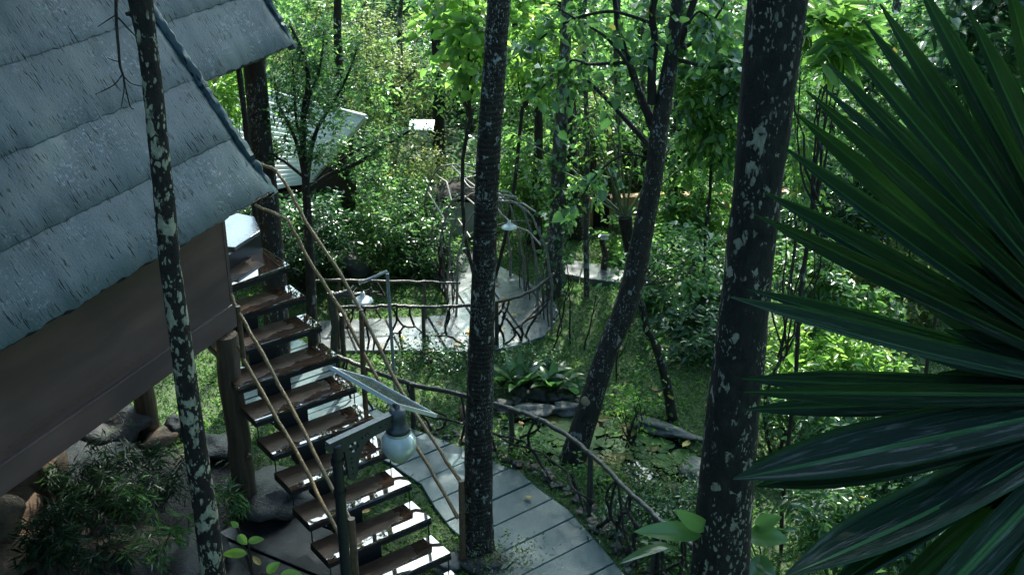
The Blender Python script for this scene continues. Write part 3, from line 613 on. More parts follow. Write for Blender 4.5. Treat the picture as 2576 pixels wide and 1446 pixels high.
# distant solar lamp
Yf = 18.6; fb = V(1064, 440, Yf); fb[2] = gz(fb[0], Yf); top = V(1063, 352, Yf)
fl = thing('solar_lamp', 'distant solar garden lamp with a glaring white panel among dark bushes', 'lamp', fb)
b = MB(); b.tube([fb, top], .035, 10); obj('post', b, M['steel'], fl)
b = MB(); b.lathe(V(1062, 352, Yf), [(.05, -.03), (.09, .02), (.11, .09), (.10, .14), (.05, .17), (.03, .24), (0, .25)], 16); obj('lamp_head', b, M['white_paint'], fl)
pcn = V(1061, 317, Yf); dd1 = azv(92); dd2 = azv(2) * math.cos(R(-16)) - UP * math.sin(R(-16)); dnn = np.cross(dd1, dd2)
b = MB(); o0 = pcn - dd1 * .2 - dd2 * .155; b.box(o0, dd1 * .40, dd2 * .31, dnn * .02); obj('panel_frame', b, M['alu'], fl)
m_, nt_, bs_ = newmat('glare_cover'); bs_.inputs['Base Color'].default_value = (.75, .77, .78, 1); bs_.inputs['Roughness'].default_value = .12; bs_.inputs['Metallic'].default_value = .6  # pale metallic cover, the sky glare is put into its colour
b = MB(); b.box(o0 + dd1 * .012 + dd2 * .012 + dnn * .021, dd1 * .376, dd2 * .286, dnn * .004); obj('solar_panel', b, m_, fl)
b = MB(); b.tube([V(1062, 340, Yf) + UP * .1, pcn], .02, 8); obj('panel_mount', b, M['steel'], fl)

# ---------------------------------------------------------------- hanging shade lamps
def shade(parent, c, r):
    b = MB(); b.lathe(c, [(0, .42 * r), (.16 * r, .42 * r), (.2 * r, .3 * r), (.26 * r, .02 * r), (.3 * r, -.08 * r), (.55 * r, -.18 * r), (.85 * r, -.36 * r), (r, -.5 * r), (.985 * r, -.53 * r), (.8 * r, -.4 * r), (.5 * r, -.24 * r), (.0, -.12 * r)], 28); obj('lamp_shade', b, M['enamel'], parent)
    b = MB(); b.lathe(c + UP * .40 * r, [(.1 * r, 0), (.1 * r, .2 * r), (.0, .22 * r)], 10); obj('lamp_socket', b, M['steel'], parent)
pb = U(994, 990); Yp = pb[1]
pl = thing('pipe_lamp', 'white enamel shade lamp hanging from a bent grey pipe beside the branch fence', 'lamp', pb)
b = MB(); tp = V(974, 682, Yp); el = V(925, 704, Yp - .02); b.tube([pb, V(985, 850, Yp), tp + UP * -.03], .019, 10); b.tube([tp - UP * .02, tp, el, V(903, 712, Yp)], .017, 10); obj('pipe', b, M['pipe'], pl)
sc_ = V(912, 744, Yp); b = MB(); b.tube([V(911, 712, Yp), sc_ + UP * .05], .005, 5); obj('cord', b, M['steel'], pl)
shade(pl, sc_, .12)

# ---------------------------------------------------------------- fences of bent branches
def polyw(D, Y=None, z=None): return [V(x, y, Y) if Y else U(x, y, z) for x, y in D]
def smooth_line(pts, k=6):
    pts = [np.asarray(p, float) for p in pts]; P = [pts[0] * 2 - pts[1]] + pts + [pts[-1] * 2 - pts[-2]]; o = []
    for i in range(1, len(P) - 2):
        for j in range(k):
            t = j / k; a, b, c, d = P[i - 1:i + 3]
            o.append(.5 * (2 * b + (c - a) * t + (2 * a - 5 * b + 4 * c - d) * t * t + (3 * b - a - 3 * c + d) * t ** 3))
    return o + [pts[-1]]
def lattice(rg, base, hts, m, parent, dens=5., r=.015, lo=.04):
    """forked twigs wandering between the ground line and the rail; base: points on the ground, hts: rail height over each"""
    base = [np.asarray(p, float) for p in base]; seg = [np.linalg.norm(base[i + 1] - base[i]) for i in range(len(base) - 1)]; tot = sum(seg)
    def at(u, f):
        u = min(max(u, 0), tot - 1e-6); i = 0
        while i < len(seg) - 1 and u > seg[i]: u -= seg[i]; i += 1
        q = u / seg[i]; h = hts[i] + (hts[i + 1] - hts[i]) * q
        return base[i] + (base[i + 1] - base[i]) * q + UP * (lo + (h - lo) * f) + rg.normal(0, .012, 3)
    k = int(tot * dens); nodes = [(rg.uniform(0, tot), rg.uniform(.25, .8)) for _ in range(k)]; b = MB()
    H = float(np.mean(hts))
    def tw(a, c, r0, r1): b.tube(bend(rg, at(*a), at(*c), 6, .09), [r0 + (r1 - r0) * i / 5 for i in range(6)], 6, jit=.1, rng=rg)
    for i, p in enumerate(nodes):
        ds = sorted((math.hypot(q[0] - p[0], (q[1] - p[1]) * H), j) for j, q in enumerate(nodes) if j != i)
        for d, j in ds[:2]:
            if j > i or rg.random() < .2: tw(p, nodes[j], r * rg.uniform(.6, 1.), r * .8)
        if p[1] > .5 or rg.random() < .5: tw(p, (p[0] + rg.normal(0, .12), 1.), r, r * .8)
        if p[1] <= .5 or rg.random() < .5: tw(p, (p[0] + rg.normal(0, .15), 0.), r * 1.1, r * .9)
    return obj('twig_lattice', b, M['bark_dark'], parent)
def branch_fence(label, base, hts, posts, seed, r=.028, lat=True, dens=5., lead=None):
    rg = np.random.default_rng(seed); base = [np.asarray(p, float) for p in base]; t = thing('branch_fence', label, 'fence', base[0])
    top = [p + UP * h for p, h in zip(base, hts)]; b = MB(); sm = smooth_line((lead or []) + top, 6); sm = [p + rg.normal(0, .005, 3) for p in sm]
    b.tube(sm, [r * (1 - .2 * i / len(sm)) for i in range(len(sm))], 9, jit=.12, rng=rg); obj('rail', b, M['branch'], t)
    for p, h in posts: b = MB(); b.tube([p - UP * .05, p + UP * h * .5 + rg.normal(0, .01, 3), p + UP * (h + .02)], [r * 1.15, r * 1.05, r * .95], 9, jit=.1, rng=rg); obj('post', b, M['branch'], t)
    if lat: lattice(rg, base, hts, M['branch'], t, dens)
    return t
def rail_to_base(D, zs): # rail pixels with ground pixels below them
    out = [];
    for (x, y, yb) in D: g_ = U(x, yb); r_ = V(x, y, g_[1]); out.append((g_, r_[2]))
    return [a for a, _ in out], [h for _, h in out]
# far fence, front side, and the one behind the path
B, H = rail_to_base([(852, 775, 884), (930, 772, 886), (1000, 769, 886), (1068, 772, 884), (1150, 770, 880), (1250, 760, 878), (1335, 733, 858), (1390, 690, 828)], 0)
branch_fence('dark twisted branch fence with open twig infill along the near side of the pale path', B, H, [(B[i], H[i]) for i in (0, 3, 5)], 31, .024, dens=8.5)
B, H = rail_to_base([(790, 705, 812), (860, 705, 811), (960, 707, 810), (1070, 709, 808), (1160, 712, 804)], 0)
branch_fence('thin straight rail fence behind the pale path in front of the big bush', B, H, [(B[i], H[i]) for i in (1, 3)], 32, .02, dens=2.6)
# pond fence
B, H = rail_to_base([(858, 898, 1000), (940, 930, 1035), (1040, 966, 1078), (1170, 994, 1118), (1284, 1028, 1150), (1345, 1050, 1186), (1420, 1092, 1240), (1480, 1140, 1300), (1560, 1222, 1392), (1640, 1298, 1480), (1720, 1368, 1560), (1790, 1425, 1640)], 0)
branch_fence('long sloping branch fence with drooping twigs between the slab path and the lily pond', B, H, [(B[i], H[i]) for i in (0, 2, 4, 7, 9)], 33, .028, dens=4.5)
# two thick black posts beside the stairs at the start of the far path
for x, yb, yt, lab in ((838, 905, 735, 'thick crooked black post with a knobbly head at the start of the branch fence'), (866, 900, 790, 'slimmer dark post just right of the knobbly crooked post')):
    p = U(x, yb); t = V(x - 6, yt, p[1]); rg = np.random.default_rng(x); b = MB(); b.tube(bend(rg, p, t, 7, .03), [.05, .048, .045, .045, .05, .058, .04] if yt < 760 else [.035] * 7, 10, jit=.15, rng=rg)
    if yt < 760: b.tube(bend(rg, t - UP * .05, t + np.array([.28, .05, .06]), 5, .1), [.045, .04, .035, .03, .025], 8, jit=.1, rng=rg); b.tube(bend(rg, t + np.array([.1, 0, -.02]), t + np.array([.36, .05, -.04]), 5, .1), [.04, .035, .03, .03, .025], 8, jit=.1, rng=rg)
    o = obj('fence_post', b, M['branch'], loc=p); tag(o, lab, 'post')

# ---------------------------------------------------------------- branch arch tunnel over the far path, with its hanging lamp
rg = np.random.default_rng(41)
arch = thing('branch_arch', 'tunnel shaped arch of bent branches over the curving path', 'arch', U(1262, 810))
NH = 5; hoops = []
for i in range(NH):
    f = i / (NH - 1); L_ = U(1150 - 85 * f, 800 - 150 * f); R_ = U(1388 - 140 * f, 836 - 180 * f); ht = 1.72 - .30 * f + .06 * math.sin(i * 2.1); P = []
    for k in range(25):
        a = math.pi * k / 24; c = math.cos(a); s_ = math.sin(a) ** .72
        P.append((L_ + R_) / 2 + (R_ - L_) / 2 * (-(abs(c) ** .8) * (1 if c > 0 else -1)) + UP * ht * s_ + rg.normal(0, .012, 3))
    hoops.append(P); b = MB(); b.tube(P, [.018 - .005 * math.sin(math.pi * k / 24) for k in range(25)], 7, jit=.12, rng=rg); obj('hoop', b, M['arch'], arch)
for k, e_ in ((5, .02), (8, .0), (11, .05), (13, -.03), (16, .02), (19, .0)):
    b = MB(); b.tube([h[k] + rg.normal(0, .04, 3) for h in hoops], .013, 6, jit=.1, rng=rg); obj('long_rod', b, M['arch'], arch)
for k in range(4):
    b = MB(); i = k % (NH - 1); a = hoops[i][9 + k]; c = hoops[i + 1][15 - k]; b.tube(bend(rg, a, c, 7, .12), .010, 6); obj('cross_rod', b, M['arch'], arch)
for sd, ks in (('l', (0, 24)), ('r', (24, 0))):
    base = [h[ks[0] if sd == 'l' else 24] for h in hoops]
    for j in range(7):
        f = (j + .5) / 11 * (NH - 1); i = int(f); q = f - i; p = base[i] * (1 - q) + base[min(i + 1, NH - 1)] * q
        b = MB(); p = np.array([p[0], p[1], 0]); b.tube(bend(rg, p, p + UP * rg.uniform(.5, 1.05) + rg.normal(0, .06, 3) * np.array([1, 1, 0]), 5, .06), [.011, .010, .009, .008, .006], 6); obj('side_stick', b, M['branch'], arch)
lattice(rg, [h[0] * np.array([1, 1, 0]) for h in hoops], [.75] * NH, M['branch'], arch, 3.)
hp = U(1281, 810); Ya = hp[1] + .3
al = thing('arch_lamp', 'bright white shade lamp hanging inside the branch arch', 'lamp', V(1281, 575, Ya))
sc_ = V(1281, 562, Ya); shade(al, sc_, .105)
b = MB(); b.tube([sc_ + UP * .05, sc_ + UP * .28], .005, 5); obj('cord', b, M['steel'], al)
b = MB(); tb_ = V(1335, 556, Ya); b.tube([V(1225, 575, Ya), V(1281, 566, Ya) + UP * .02 + np.array([0, .05, 0]), tb_], .011, 6); obj('hanger_bar', b, M['branch'], al)

# ---------------------------------------------------------------- rocks
def rock_mesh(seed, sq=(1, 1, .7), rough=.25, sub=3, fl=1.4):
    b = bmesh.new(); bmesh.ops.create_icosphere(b, subdivisions=sub, radius=1)
    for v in b.verts:
        p = v.co.copy(); k = 1 + rough * noise.noise(p * fl + Vector((seed * 7.1, seed * 3.3, 0))) * 1.6 + rough * .35 * noise.noise(p * 3.4 + Vector((seed, 0, 5)))
        q = p * k; v.co = (q.x * sq[0], q.y * sq[1], max(q.z, -.45) * sq[2])
    me = bpy.data.meshes.new('rock'); b.to_mesh(me); b.free()
    for f in me.polygons: f.use_smooth = True
    return me
ROCKS = [rock_mesh(i, (1, 1 - .06 * (i % 4), .6 + .1 * (i % 3)), .38) for i in range(7)]
def rock(name, label, cat, p, size, m, group=None, seed=0, rot=None, mesh=None):
    me = (mesh or ROCKS[seed % 7]).copy(); o = link(name, me, m); o.location = tuple(p); o.scale = (size, size, size) if not hasattr(size, '__len__') else size
    o.rotation_euler = (0, 0, rot if rot is not None else seed * 1.7); return tag(o, label, cat, group)
rr = random.Random(8)
# edging stones along the outer side of the slab path
line = smooth_line([U(x, y) for x, y in [(1060, 1082), (1160, 1122), (1245, 1158), (1318, 1188), (1378, 1236), (1440, 1279), (1496, 1342), (1536, 1390), (1585, 1446)]], 12)
for k in range(64):
    p = line[min(int((k / 64) * len(line)), len(line) - 1)]; off = rr.uniform(.03, .22)
    s = rr.uniform(.03, .062); q = np.array([p[0] + off * .55 + rr.uniform(-.03, .03), p[1] + off * .75 + rr.uniform(-.03, .03), s * .25])
    m_ = M['rock_red'] if rr.random() < .4 else (M['rock_grey'] if rr.random() < .45 else M['rock_dark'])
    rock('edging_stone', 'small rough wet stone in the rubble edging of the slab path', 'stone', q, s, m_, 'stones edging the slab path', k)
for k, (x, y, s) in enumerate([(1300, 1018, .10), (1348, 1000, .15), (1385, 1010, .11), (1420, 1005, .13), (1455, 1018, .09), (1478, 1020, .10), (1322, 1000, .12), (1262, 1030, .13)]):
    p = U(x, y); p[2] = s * .3; rock('boulder', 'rounded dark boulder at the back edge of the lily pond', 'boulder', p, s, M['rock_dark'], 'dark boulders behind the pond', k + 3)
for k, (x, y, sx, sy, lab) in enumerate([(1345, 1040, .26, .13, 'pale flat stone slab at the back left of the pond'), (1438, 1034, .24, .11, 'pale flat stone slab behind the leaning trunk at the pond'), (1668, 1085, .42, .13, 'long pale curved stone slab on the right bank of the pond'), (1758, 1195, .16, .22, 'pale stone slab at the right end of the pond beside the big trunk'), (1728, 1240, .18, .12, 'flat grey stone low on the right bank of the pond')]):
    p = U(x, y); p[2] = .03; rock('bank_slab', lab, 'stone', p, (sx, sy, .10), M['rock_grey'], None, k + 1, rot=-.5 if k == 2 else .1)
for x, y, sz, m_, lab in [(700, 1262, (.42, .36, .30), 'rock_wet', 'large dark wet rock under the foot of the stairs'), (252, 1090, (.55, .42, .5), 'rock_dark', 'big black boulder in the shade beneath the cabin'), (452, 1088, (.14, .14, .20), 'rock_dark', 'upright dark stone beside the lichen spotted thin trunk'), (545, 1138, (.30, .22, .20), 'rock_wet', 'grey wet rock on the lawn edge left of the front stilt'), (412, 1108, (.26, .14, .16), 'rock_brown', 'brown rounded rock at the foot of the rear stilt'),
                          (230, 1185, (.85, .45, .32), 'rock_wet', 'long flat ledge rock with a shiny wet rim under the cabin'), (40, 1265, (.46, .42, .85), 'rock_brown', 'brown block stone at the lower left under the cabin wall'), (0, 1370, (.46, .40, .70), 'rock_brown', 'lower brown block stone at the far left edge'), (140, 1160, (.22, .2, .35), 'rock_dark', 'dark upright stone beside the flat ledge rock'), (330, 1385, (.42, .26, .16), 'rock_brown', 'flat brown rock among the bamboo grass'), (20, 1430, (.36, .3, .3), 'rock_brown', 'mossy brown boulder in the bottom left corner'),
                          (470, 1430, (.5, .4, .18), 'rock_wet', 'dark brown wet rock right of the bamboo grass'),
                          (878, 678, (.42, .3, .5), 'rock_grey', 'pale boulder behind the branch fence under the bush'), (1172, 1400, (.13, .12, .1), 'rock_grey', 'grey rock at the foot of the straight middle trunk'), (1225, 1425, (.22, .15, .11), 'rock_wet', 'dark low rock in front of the straight middle trunk'), (1120, 1425, (.15, .12, .1), 'rock_grey', 'wet grey rock below the lowest visible tread'), (1180, 1050, (.14, .1, .14), 'rock_red', 'reddish rock behind the pond fence beside the middle trunk')]:
    p = U(x, y); p[2] = sz[2] * .25; rock('boulder' if sz[0] > .2 else 'rock', lab, 'boulder' if sz[0] > .2 else 'rock', p, sz, M[m_], None, int(x) % 7, rot=x * .01)

# ---------------------------------------------------------------- lily pads, fallen leaves
def pad_mesh():
    mb = MB(); rows = []
    for r_ in (0.02, .5, .85, 1.): rows.append([(r_ * math.cos(a), r_ * math.sin(a), .05 * r_ ** 3 + .015 * math.sin(a * 5) * r_) for a in np.linspace(.12, 2 * math.pi - .12, 22)])
    mb.grid(rows); me = bpy.data.meshes.new('lily_pad'); me.from_pydata(mb.v, [], mb.f)
    for p in me.polygons: p.use_smooth = True
    return me
def tinted(me, t):
    a = me.attributes.new('tint', 'FLOAT', 'POINT'); a.data.foreach_set('value', np.full(len(me.vertices), t, np.float32)); return me
PADS = []
for t in (.2, .45, .6, .8, .9, .97): q = pad_mesh(); tinted(q, t); q.materials.append(LEAF['lily']); PADS.append(q)
lo, hi = POND.min(0), POND.max(0); placed = []; PB = POND.mean(0) + (POND - POND.mean(0)) * .95; tries = 0
while len(placed) < 72 and tries < 9000:
    tries += 1; x, y = rr.uniform(lo[0], hi[0]), rr.uniform(lo[1], hi[1]); r = rr.uniform(.06, .155)
    if not bool(inpoly(PB, x, y)): continue
    px = CX + FPX * x / (y * CP + 7 * SP)
    if noise.noise((x * 1.5, y * 1.5, 3)) < -.22 or (px > 1690 and rr.random() < .75) or (px < 1420 and rr.random() < .5): continue
    if any(math.hypot(x - a, y - b) < (r + c) * .72 for a, b, c in placed): continue
    placed.append((x, y, r)); o = bpy.data.objects.new('lily_pad', rr.choice(PADS)); COL.objects.link(o); o.location = (x, y, -.042 + .004 * (len(placed) % 5)); o.scale = (r, r, r)
    o.rotation_euler = (rr.uniform(-.06, .06), rr.uniform(-.06, .06), rr.uniform(0, 6.28)); tag(o, 'round notched green lily pad floating on the garden pond', 'lily pad', 'lily pads on the pond')
FL = []
for t in (.15, .5, .9):
    mb = MB(); mb.grid([[(x, y * (1 - abs(x - .45) ** 2 * 3.4) * .5, .10 * x * x + .12 * abs(y)) for y in (-.55, 0, .55)] for x in np.linspace(0, 1, 7)])
    q = bpy.data.meshes.new('fallen_leaf'); q.from_pydata(mb.v, [], mb.f); tinted(q, t); q.materials.append(LEAF['dry']); FL.append(q)
LV = [(1258, 716, .05), (1274, 748, .05), (1262, 764, .05), (1206, 724, .05), (1282, 756, .05), (1258, 832, .05), (1142, 862, .05), (1065, 886, .06), (1178, 828, .05), (1090, 815, .02), (930, 1282, .03), (1320, 1248, .04), (1310, 1060, .0), (1385, 940, .02), (1452, 1005, .02), (1640, 975, .02), (1618, 1000, .02), (1662, 985, .02), (1580, 960, .02), (1700, 1095, .02), (1735, 1108, .02), (1240, 870, .05), (1150, 745, .05), (655, 1420, .04), (1050, 1010, .02), (1125, 985, .02), (1100, 1040, .02), (1560, 880, .02), (1400, 640, .02), (1300, 790, .05), (1340, 800, .05), (1225, 800, .05), (1010, 845, .05), (960, 870, .05)]
for k, (x, y, z) in enumerate(LV):
    p = U(x, y, z + .012); o = bpy.data.objects.new('fallen_leaf', FL[k % 3]); COL.objects.link(o); o.location = tuple(p); s = rr.uniform(.07, .14); o.scale = (s, s, s); o.rotation_euler = (rr.uniform(-.3, .3), rr.uniform(-.3, .3), rr.uniform(0, 6.28))
    tag(o, 'yellow brown fallen leaf lying on the paths and lawn', 'leaf', 'fallen leaves')

# ---------------------------------------------------------------- trees with readable trunks
def trunk(D, Y, wid, n=14, parent=None, m=None, name='trunk', sub=4, seed=0, flare=0., Ys=None):
    rg = np.random.default_rng(seed); Ys = Ys or [Y] * len(D); pts = smooth_line([V(x, y, yy) for (x, y), yy in zip(D, Ys)], sub)
    ws = [wid[min(i // sub, len(wid) - 1)] * (1 - (i % sub) / sub) + wid[min(i // sub + 1, len(wid) - 1)] * (i % sub) / sub for i in range(len(pts))]
    rad = [w / 2 * (p[1] * CP + (CAMZ - p[2]) * SP) / FPX for p, w in zip(pts, ws)]
    if flare:
        for i in range(len(pts)):
            h = np.linalg.norm(pts[i] - pts[0]); rad[i] *= 1 + flare * math.exp(-h / .18)
    b = MB(); b.tube(pts, rad, n, jit=.035, rng=rg); return obj(name, b, m, parent), pts, rad
SUNNY = [(-2.3, 15.5, 1.7, 1.4), (-1.2, 14.3, 0, .7), (1.1, 15.6, 0, .8), (3.4, 11.2, .4, 1.0), (3.2, 8.8, 0, .9), (.2, 13.6, 0, .55), (-.4, 14, 3.5, .7), (.3, 15, 3.6, .7), (-1.6, 17.4, 1.2, .9), (-1.8, 15.4, 1.3, .9), (-2.3, 9.4, 3.5, .35), (2.3, 9, 5.2, .5), (1.2, 19, 2.5, 1.1), (2.6, 17, 2, 1.0), (-.9, 20, 2.5, 1.0), (2.6, 14, 3.6, .7), (.8, 17, 4, .8), (1.2, 14.9, .1, .6)]
def gaps(P):
    """openings in the canopy through which the sun reaches the glade"""
    k = np.ones(len(P), bool); sv = np.array(SUNV)
    for x, y, z, r in SUNNY:
        d = P - np.array([x, y, z]); d = d - np.outer(d @ sv, sv); k &= (np.linalg.norm(d, axis=1) > r) | (P[:, 2] < min(7, z + 1.1))
    return k
def crown(rg, parent, c, r, ncl, per, L, m, tw=.5, start=None, limb=True, droop=.3, wr=.5, shape=0, hollow=.35, barkm=None, name='crown', rad=.03, spread=.9):
    ct, ou = ell_pts(rg, c, r, ncl, hollow)
    P, D, Nn, ls, ws, T = sprays(rg, ct, ou, per, tw, L, spread, droop, wr); k_ = gaps(P); P, D, Nn, ls, ws, T = P[k_], D[k_], Nn[k_], ls[k_], ws[k_], T[k_]
    if len(P) < 3: return
    leaf_mesh(name, P, D, Nn, ls, ws, m, parent, shape, T)
    if limb:
        b = MB(); st = np.asarray(start if start is not None else (c[0], c[1], c[2] - r[2]))
        for q in ct[::max(1, len(ct) // 22)]: b.tube(bend(rg, st + rg.normal(0, .03, 3), q, 5, .08), [rad, rad * .75, rad * .5, rad * .35, rad * .2], 5, cap=False)
        obj('limbs', b, barkm or M['bark_dark'], parent)
def extend(pts, z, rg, parent, r0, r1, m, name='upper_trunk'):
    a, b_ = np.asarray(pts[-2]), np.asarray(pts[-1]); d = nrm(b_ - a); ln = (z - b_[2]) / max(d[2], .3); b = MB()
    P = [b_ - d * .02 + d * ln * i / 5 + (rg.normal(0, .05, 3) if i else 0) for i in range(6)]; b.tube(P, [r0 + (r1 - r0) * i / 5 for i in range(6)], 10); obj(name, b, m, parent); return P[-1]
rg = np.random.default_rng(51)
CANOPY = []
def tall(name, label, D, Y, wid, m, topz, crs, ncl=40, per=36, L=.22, leaf='mid', flare=0., n=16, seed=1, Ys=None, cr=None):
    p0 = V(D[0][0], D[0][1], (Ys or [Y])[0]); t = thing(name, label, 'tree', p0)
    o, pts, rad = trunk(D, Y, wid, n, t, m, seed=seed, flare=flare, Ys=Ys); r2 = np.random.default_rng(seed + 100)
    tp = extend(pts, topz, r2, t, rad[-1], rad[-1] * .6, m)
    c = tp + np.array(crs[:3]); crown(r2, t, c, crs[3:6], ncl, per, L, LEAF[leaf], .8, tp - UP * .3, True, .3, .55, rad=.07)
    return t, pts, rad
def down(D, Y):   # carry a trunk that leaves the frame on down to the soil
    (x0, y0), (x1, y1) = D[0], D[1]; a, b = V(x0, y0, Y), V(x1, y1, Y); d = (a - b) / (b[2] - a[2]); g_ = a + d * a[2]; return g_
tall('tall_tree', 'straight dark trunk with ringed bark and tiny white specks beside the slab path', [(1200, 1393), (1203, 1250), (1207, 1000), (1214, 760), (1228, 400), (1243, 180), (1256, -10)], 8.96, [80, 74, 68, 62, 60, 58, 60], M['bark_ring'], 14.5, (0, .3, .4, 1.2, 1.2, .8), 12, 30, .24, 'mid', .25, 20, 2)
Yr = 6.3; D = [(1811, 1446), (1820, 1300), (1840, 1080), (1865, 850), (1886, 650), (1905, 480), (1930, 250), (1958, -10)]
pb_ = down(D, Yr); zc = pb_[1] * CP + (CAMZ - pb_[2]) * SP; px0 = (CX + FPX * pb_[0] / zc, CY - FPX * (pb_[1] * SP + (pb_[2] - CAMZ) * CP) / zc)
t_, rp_, rr_ = tall('tall_tree', 'thickest black trunk with grey white lichen flecks right of the pond', [px0] + D, Yr, [175, 146, 140, 134, 126, 121, 124, 136, 152], M['bark_big'], 14.5, (0, .3, .4, 1.2, 1.2, .8), 12, 30, .24, 'mid', .2, 24, 3)
Yl = 6.9; D = [(536, 1446), (521, 1320), (503, 1200), (476, 1020), (455, 860), (430, 680), (413, 500), (397, 350), (382, 200), (366, 80), (352, -10)]
pb_ = down(D, Yl); zc = pb_[1] * CP + (CAMZ - pb_[2]) * SP; px0 = (CX + FPX * pb_[0] / zc, CY - FPX * (pb_[1] * SP + (pb_[2] - CAMZ) * CP) / zc)
t_, lp_, _ = tall('tall_tree', 'slim trunk heavily blotched with white lichen in front of the cabin roof', [px0] + D, Yl, [66, 62, 60, 58, 56, 55, 53, 52, 51, 50, 54, 62], M['bark_white'], 14.5, (0, .3, .4, 1.2, 1.2, .8), 12, 30, .2, 'mid', .15, 16, 4)
TOPS = {}
b = MB(); b.tube([V(352, 42, Yl), V(338, 40, Yl), V(327, 34, Yl), V(318, 36, Yl - .02)], [.03, .026, .018, .012], 7); obj('snag', b, M['bark_dark'], t_)
def shade_crowns(t, top, targets, seed, m, zc=15.2):  # unseen crown lobes added up the sun line to shade the targets
    r2 = np.random.default_rng(seed)
    for (x, y, z, r, ncl, per) in targets:
        c = np.array([x, y, z]) + np.array(SUNV) * ((zc - z) / SUNV[2]); crown(r2, t, c, (r, r, .8), ncl, per, .24, LEAF['mid'], .8, top, True, .3, .55, name='shade_lobe', rad=.05, barkm=m)
tl = bpy.data.objects['tall_tree.002']; r2 = np.random.default_rng(77)
for c, r, ncl in (((-3.4, 8.4, 12.5), (2.6, 2.6, .9), 110), ((-1.2, 6.2, 13), (2.2, 2.2, .8), 70), ((-5.6, 5.5, 12.5), (2.4, 2.4, .8), 70)): crown(r2, tl, c, r, ncl, 35, .26, LEAF['dark'], .8, np.array([-2.3, 7, 14.2]), True, .3, .6, name='shade_lobe', rad=.05)  # unseen lobes added overhead to cut sky light around the cabin
# leaning tree with its forks
D = [(1424, 1205), (1452, 1120), (1490, 1000), (1528, 880), (1575, 770), (1603, 660), (1622, 560), (1645, 440), (1658, 330), (1676, 220), (1690, 130), (1706, -10)]
t_, kp_, kr_ = tall('leaning_tree', 'leaning dark trunk rising from the pond edge with a pale bark scar', D, 10.6, [72, 64, 58, 55, 58, 56, 52, 48, 46, 42, 36, 30], M['bark_lean'], 14.5, (0, 0, .4, 1.5, 1.5, .8), 12, 30, .2, 'mid', .15, 18, 5)
b = MB(); sc0 = V(1472, 1010, 10.6 - .125); b.lathe(V(1474, 1008, 10.545), [(0, .065), (.045, .06), (.052, .052), (.0, .045)], 14, axis=np.array([-.1, -.85, .45])); m_, nt_, bs_ = newmat('bare_wood'); bs_.inputs['Base Color'].default_value = (.22, .16, .09, 1); bs_.inputs['Roughness'].default_value = .6
o = obj('bark_scar', b, m_, t_); o.scale = (1, 1, 1)
LIMBP = []
def limb(D, w0, w1, Y, par, m, seed=0, dy=.0):
    w0 *= .8; w1 *= .7
    n = len(D); o, p, r = trunk(D, Y, [w0 + (w1 - w0) * i / (n - 1) for i in range(n)], 8, par, m, 'limb', 4, seed, Ys=[Y + dy * i / (n - 1) for i in range(n)]); LIMBP.extend(p[len(p) // 2:]); return p
for k, (D, a, c, dy) in enumerate([([(1655, 350), (1632, 290), (1610, 240), (1590, 180), (1560, 90), (1545, -10)], 34, 18, .3), ([(1650, 385), (1600, 330), (1545, 270), (1480, 205), (1455, 195)], 22, 8, .6), ([(1640, 260), (1640, 170), (1648, 100), (1640, 40), (1650, -10)], 30, 22, -.1), ([(1676, 215), (1690, 150), (1720, 80), (1750, -10)], 30, 24, .2),
        ([(1610, 235), (1585, 165), (1540, 160), (1480, 162), (1440, 152), (1400, 190), (1340, 240)], 16, 5, .5), ([(1700, 150), (1760, 165), (1820, 172), (1870, 160)], 14, 8, -.3), ([(1690, 130), (1740, 110), (1790, 60), (1830, -5)], 16, 9, .3), ([(1645, 60), (1600, 45), (1540, 30), (1470, 40), (1400, 70), (1330, 120), (1290, 150)], 14, 5, .6), ([(1730, 60), (1760, 30), (1790, 60), (1775, 100)], 9, 5, 0), ([(1590, 175), (1530, 100), (1470, 60), (1400, 20)], 12, 6, .3), ([(1640, 400), (1570, 390), (1500, 440), (1450, 520)], 9, 4, .2)]): limb(D, a, c, 10.6, t_, M['bark_dark'], 60 + k, dy)
shade_crowns(bpy.data.objects['tall_tree'], np.array([.3, 9, 14.4]), [(-1.3, 9.6, 1, 1.5, 44, 35), (.4, 8.5, 0, 1.2, 44, 32), (0, 8.96, 4, 1.2, 26, 35), (1.2, 10.8, 0, 1.1, 30, 28)], 501, M['bark_dark'])
shade_crowns(bpy.data.objects['tall_tree.001'], np.array([2., 6.5, 14.4]), [(1.7, 6.3, 4, 1.6, 40, 35), (1.8, 2.8, 6.5, 1.8, 40, 35), (1.6, 6.8, 1., 1.2, 24, 35)], 502, M['bark_dark'])
shade_crowns(bpy.data.objects['tall_tree.002'], np.array([-2.3, 7, 14.4]), [(-4.2, 7, 5.5, 2.0, 70, 35), (-3, 9.5, 4.4, 1.6, 46, 35), (-6, 5, 6.5, 2.0, 60, 35), (-3.5, 8.8, 0, 1.8, 46, 35), (-2.3, 7, 4, 1.2, 26, 35)], 503, M['bark_dark'])
shade_crowns(t_, np.array(kp_[-1]) + UP * 6, [(2.1, 13.5, .8, 1.1, 26, 35), (1.4, 11.5, 2.5, 1., 18, 28)], 504, M['bark_dark'])
lp = np.array(LIMBP)[::2]; r2 = np.random.default_rng(55); P, D_, N_, ls, ws, T = sprays(r2, lp, r2.normal(0, 1, lp.shape), 14, .35, .12, 1., .6, .75); leaf_mesh('foliage', P, D_, N_, ls, ws, LEAF['mid'], t_, 1, T)
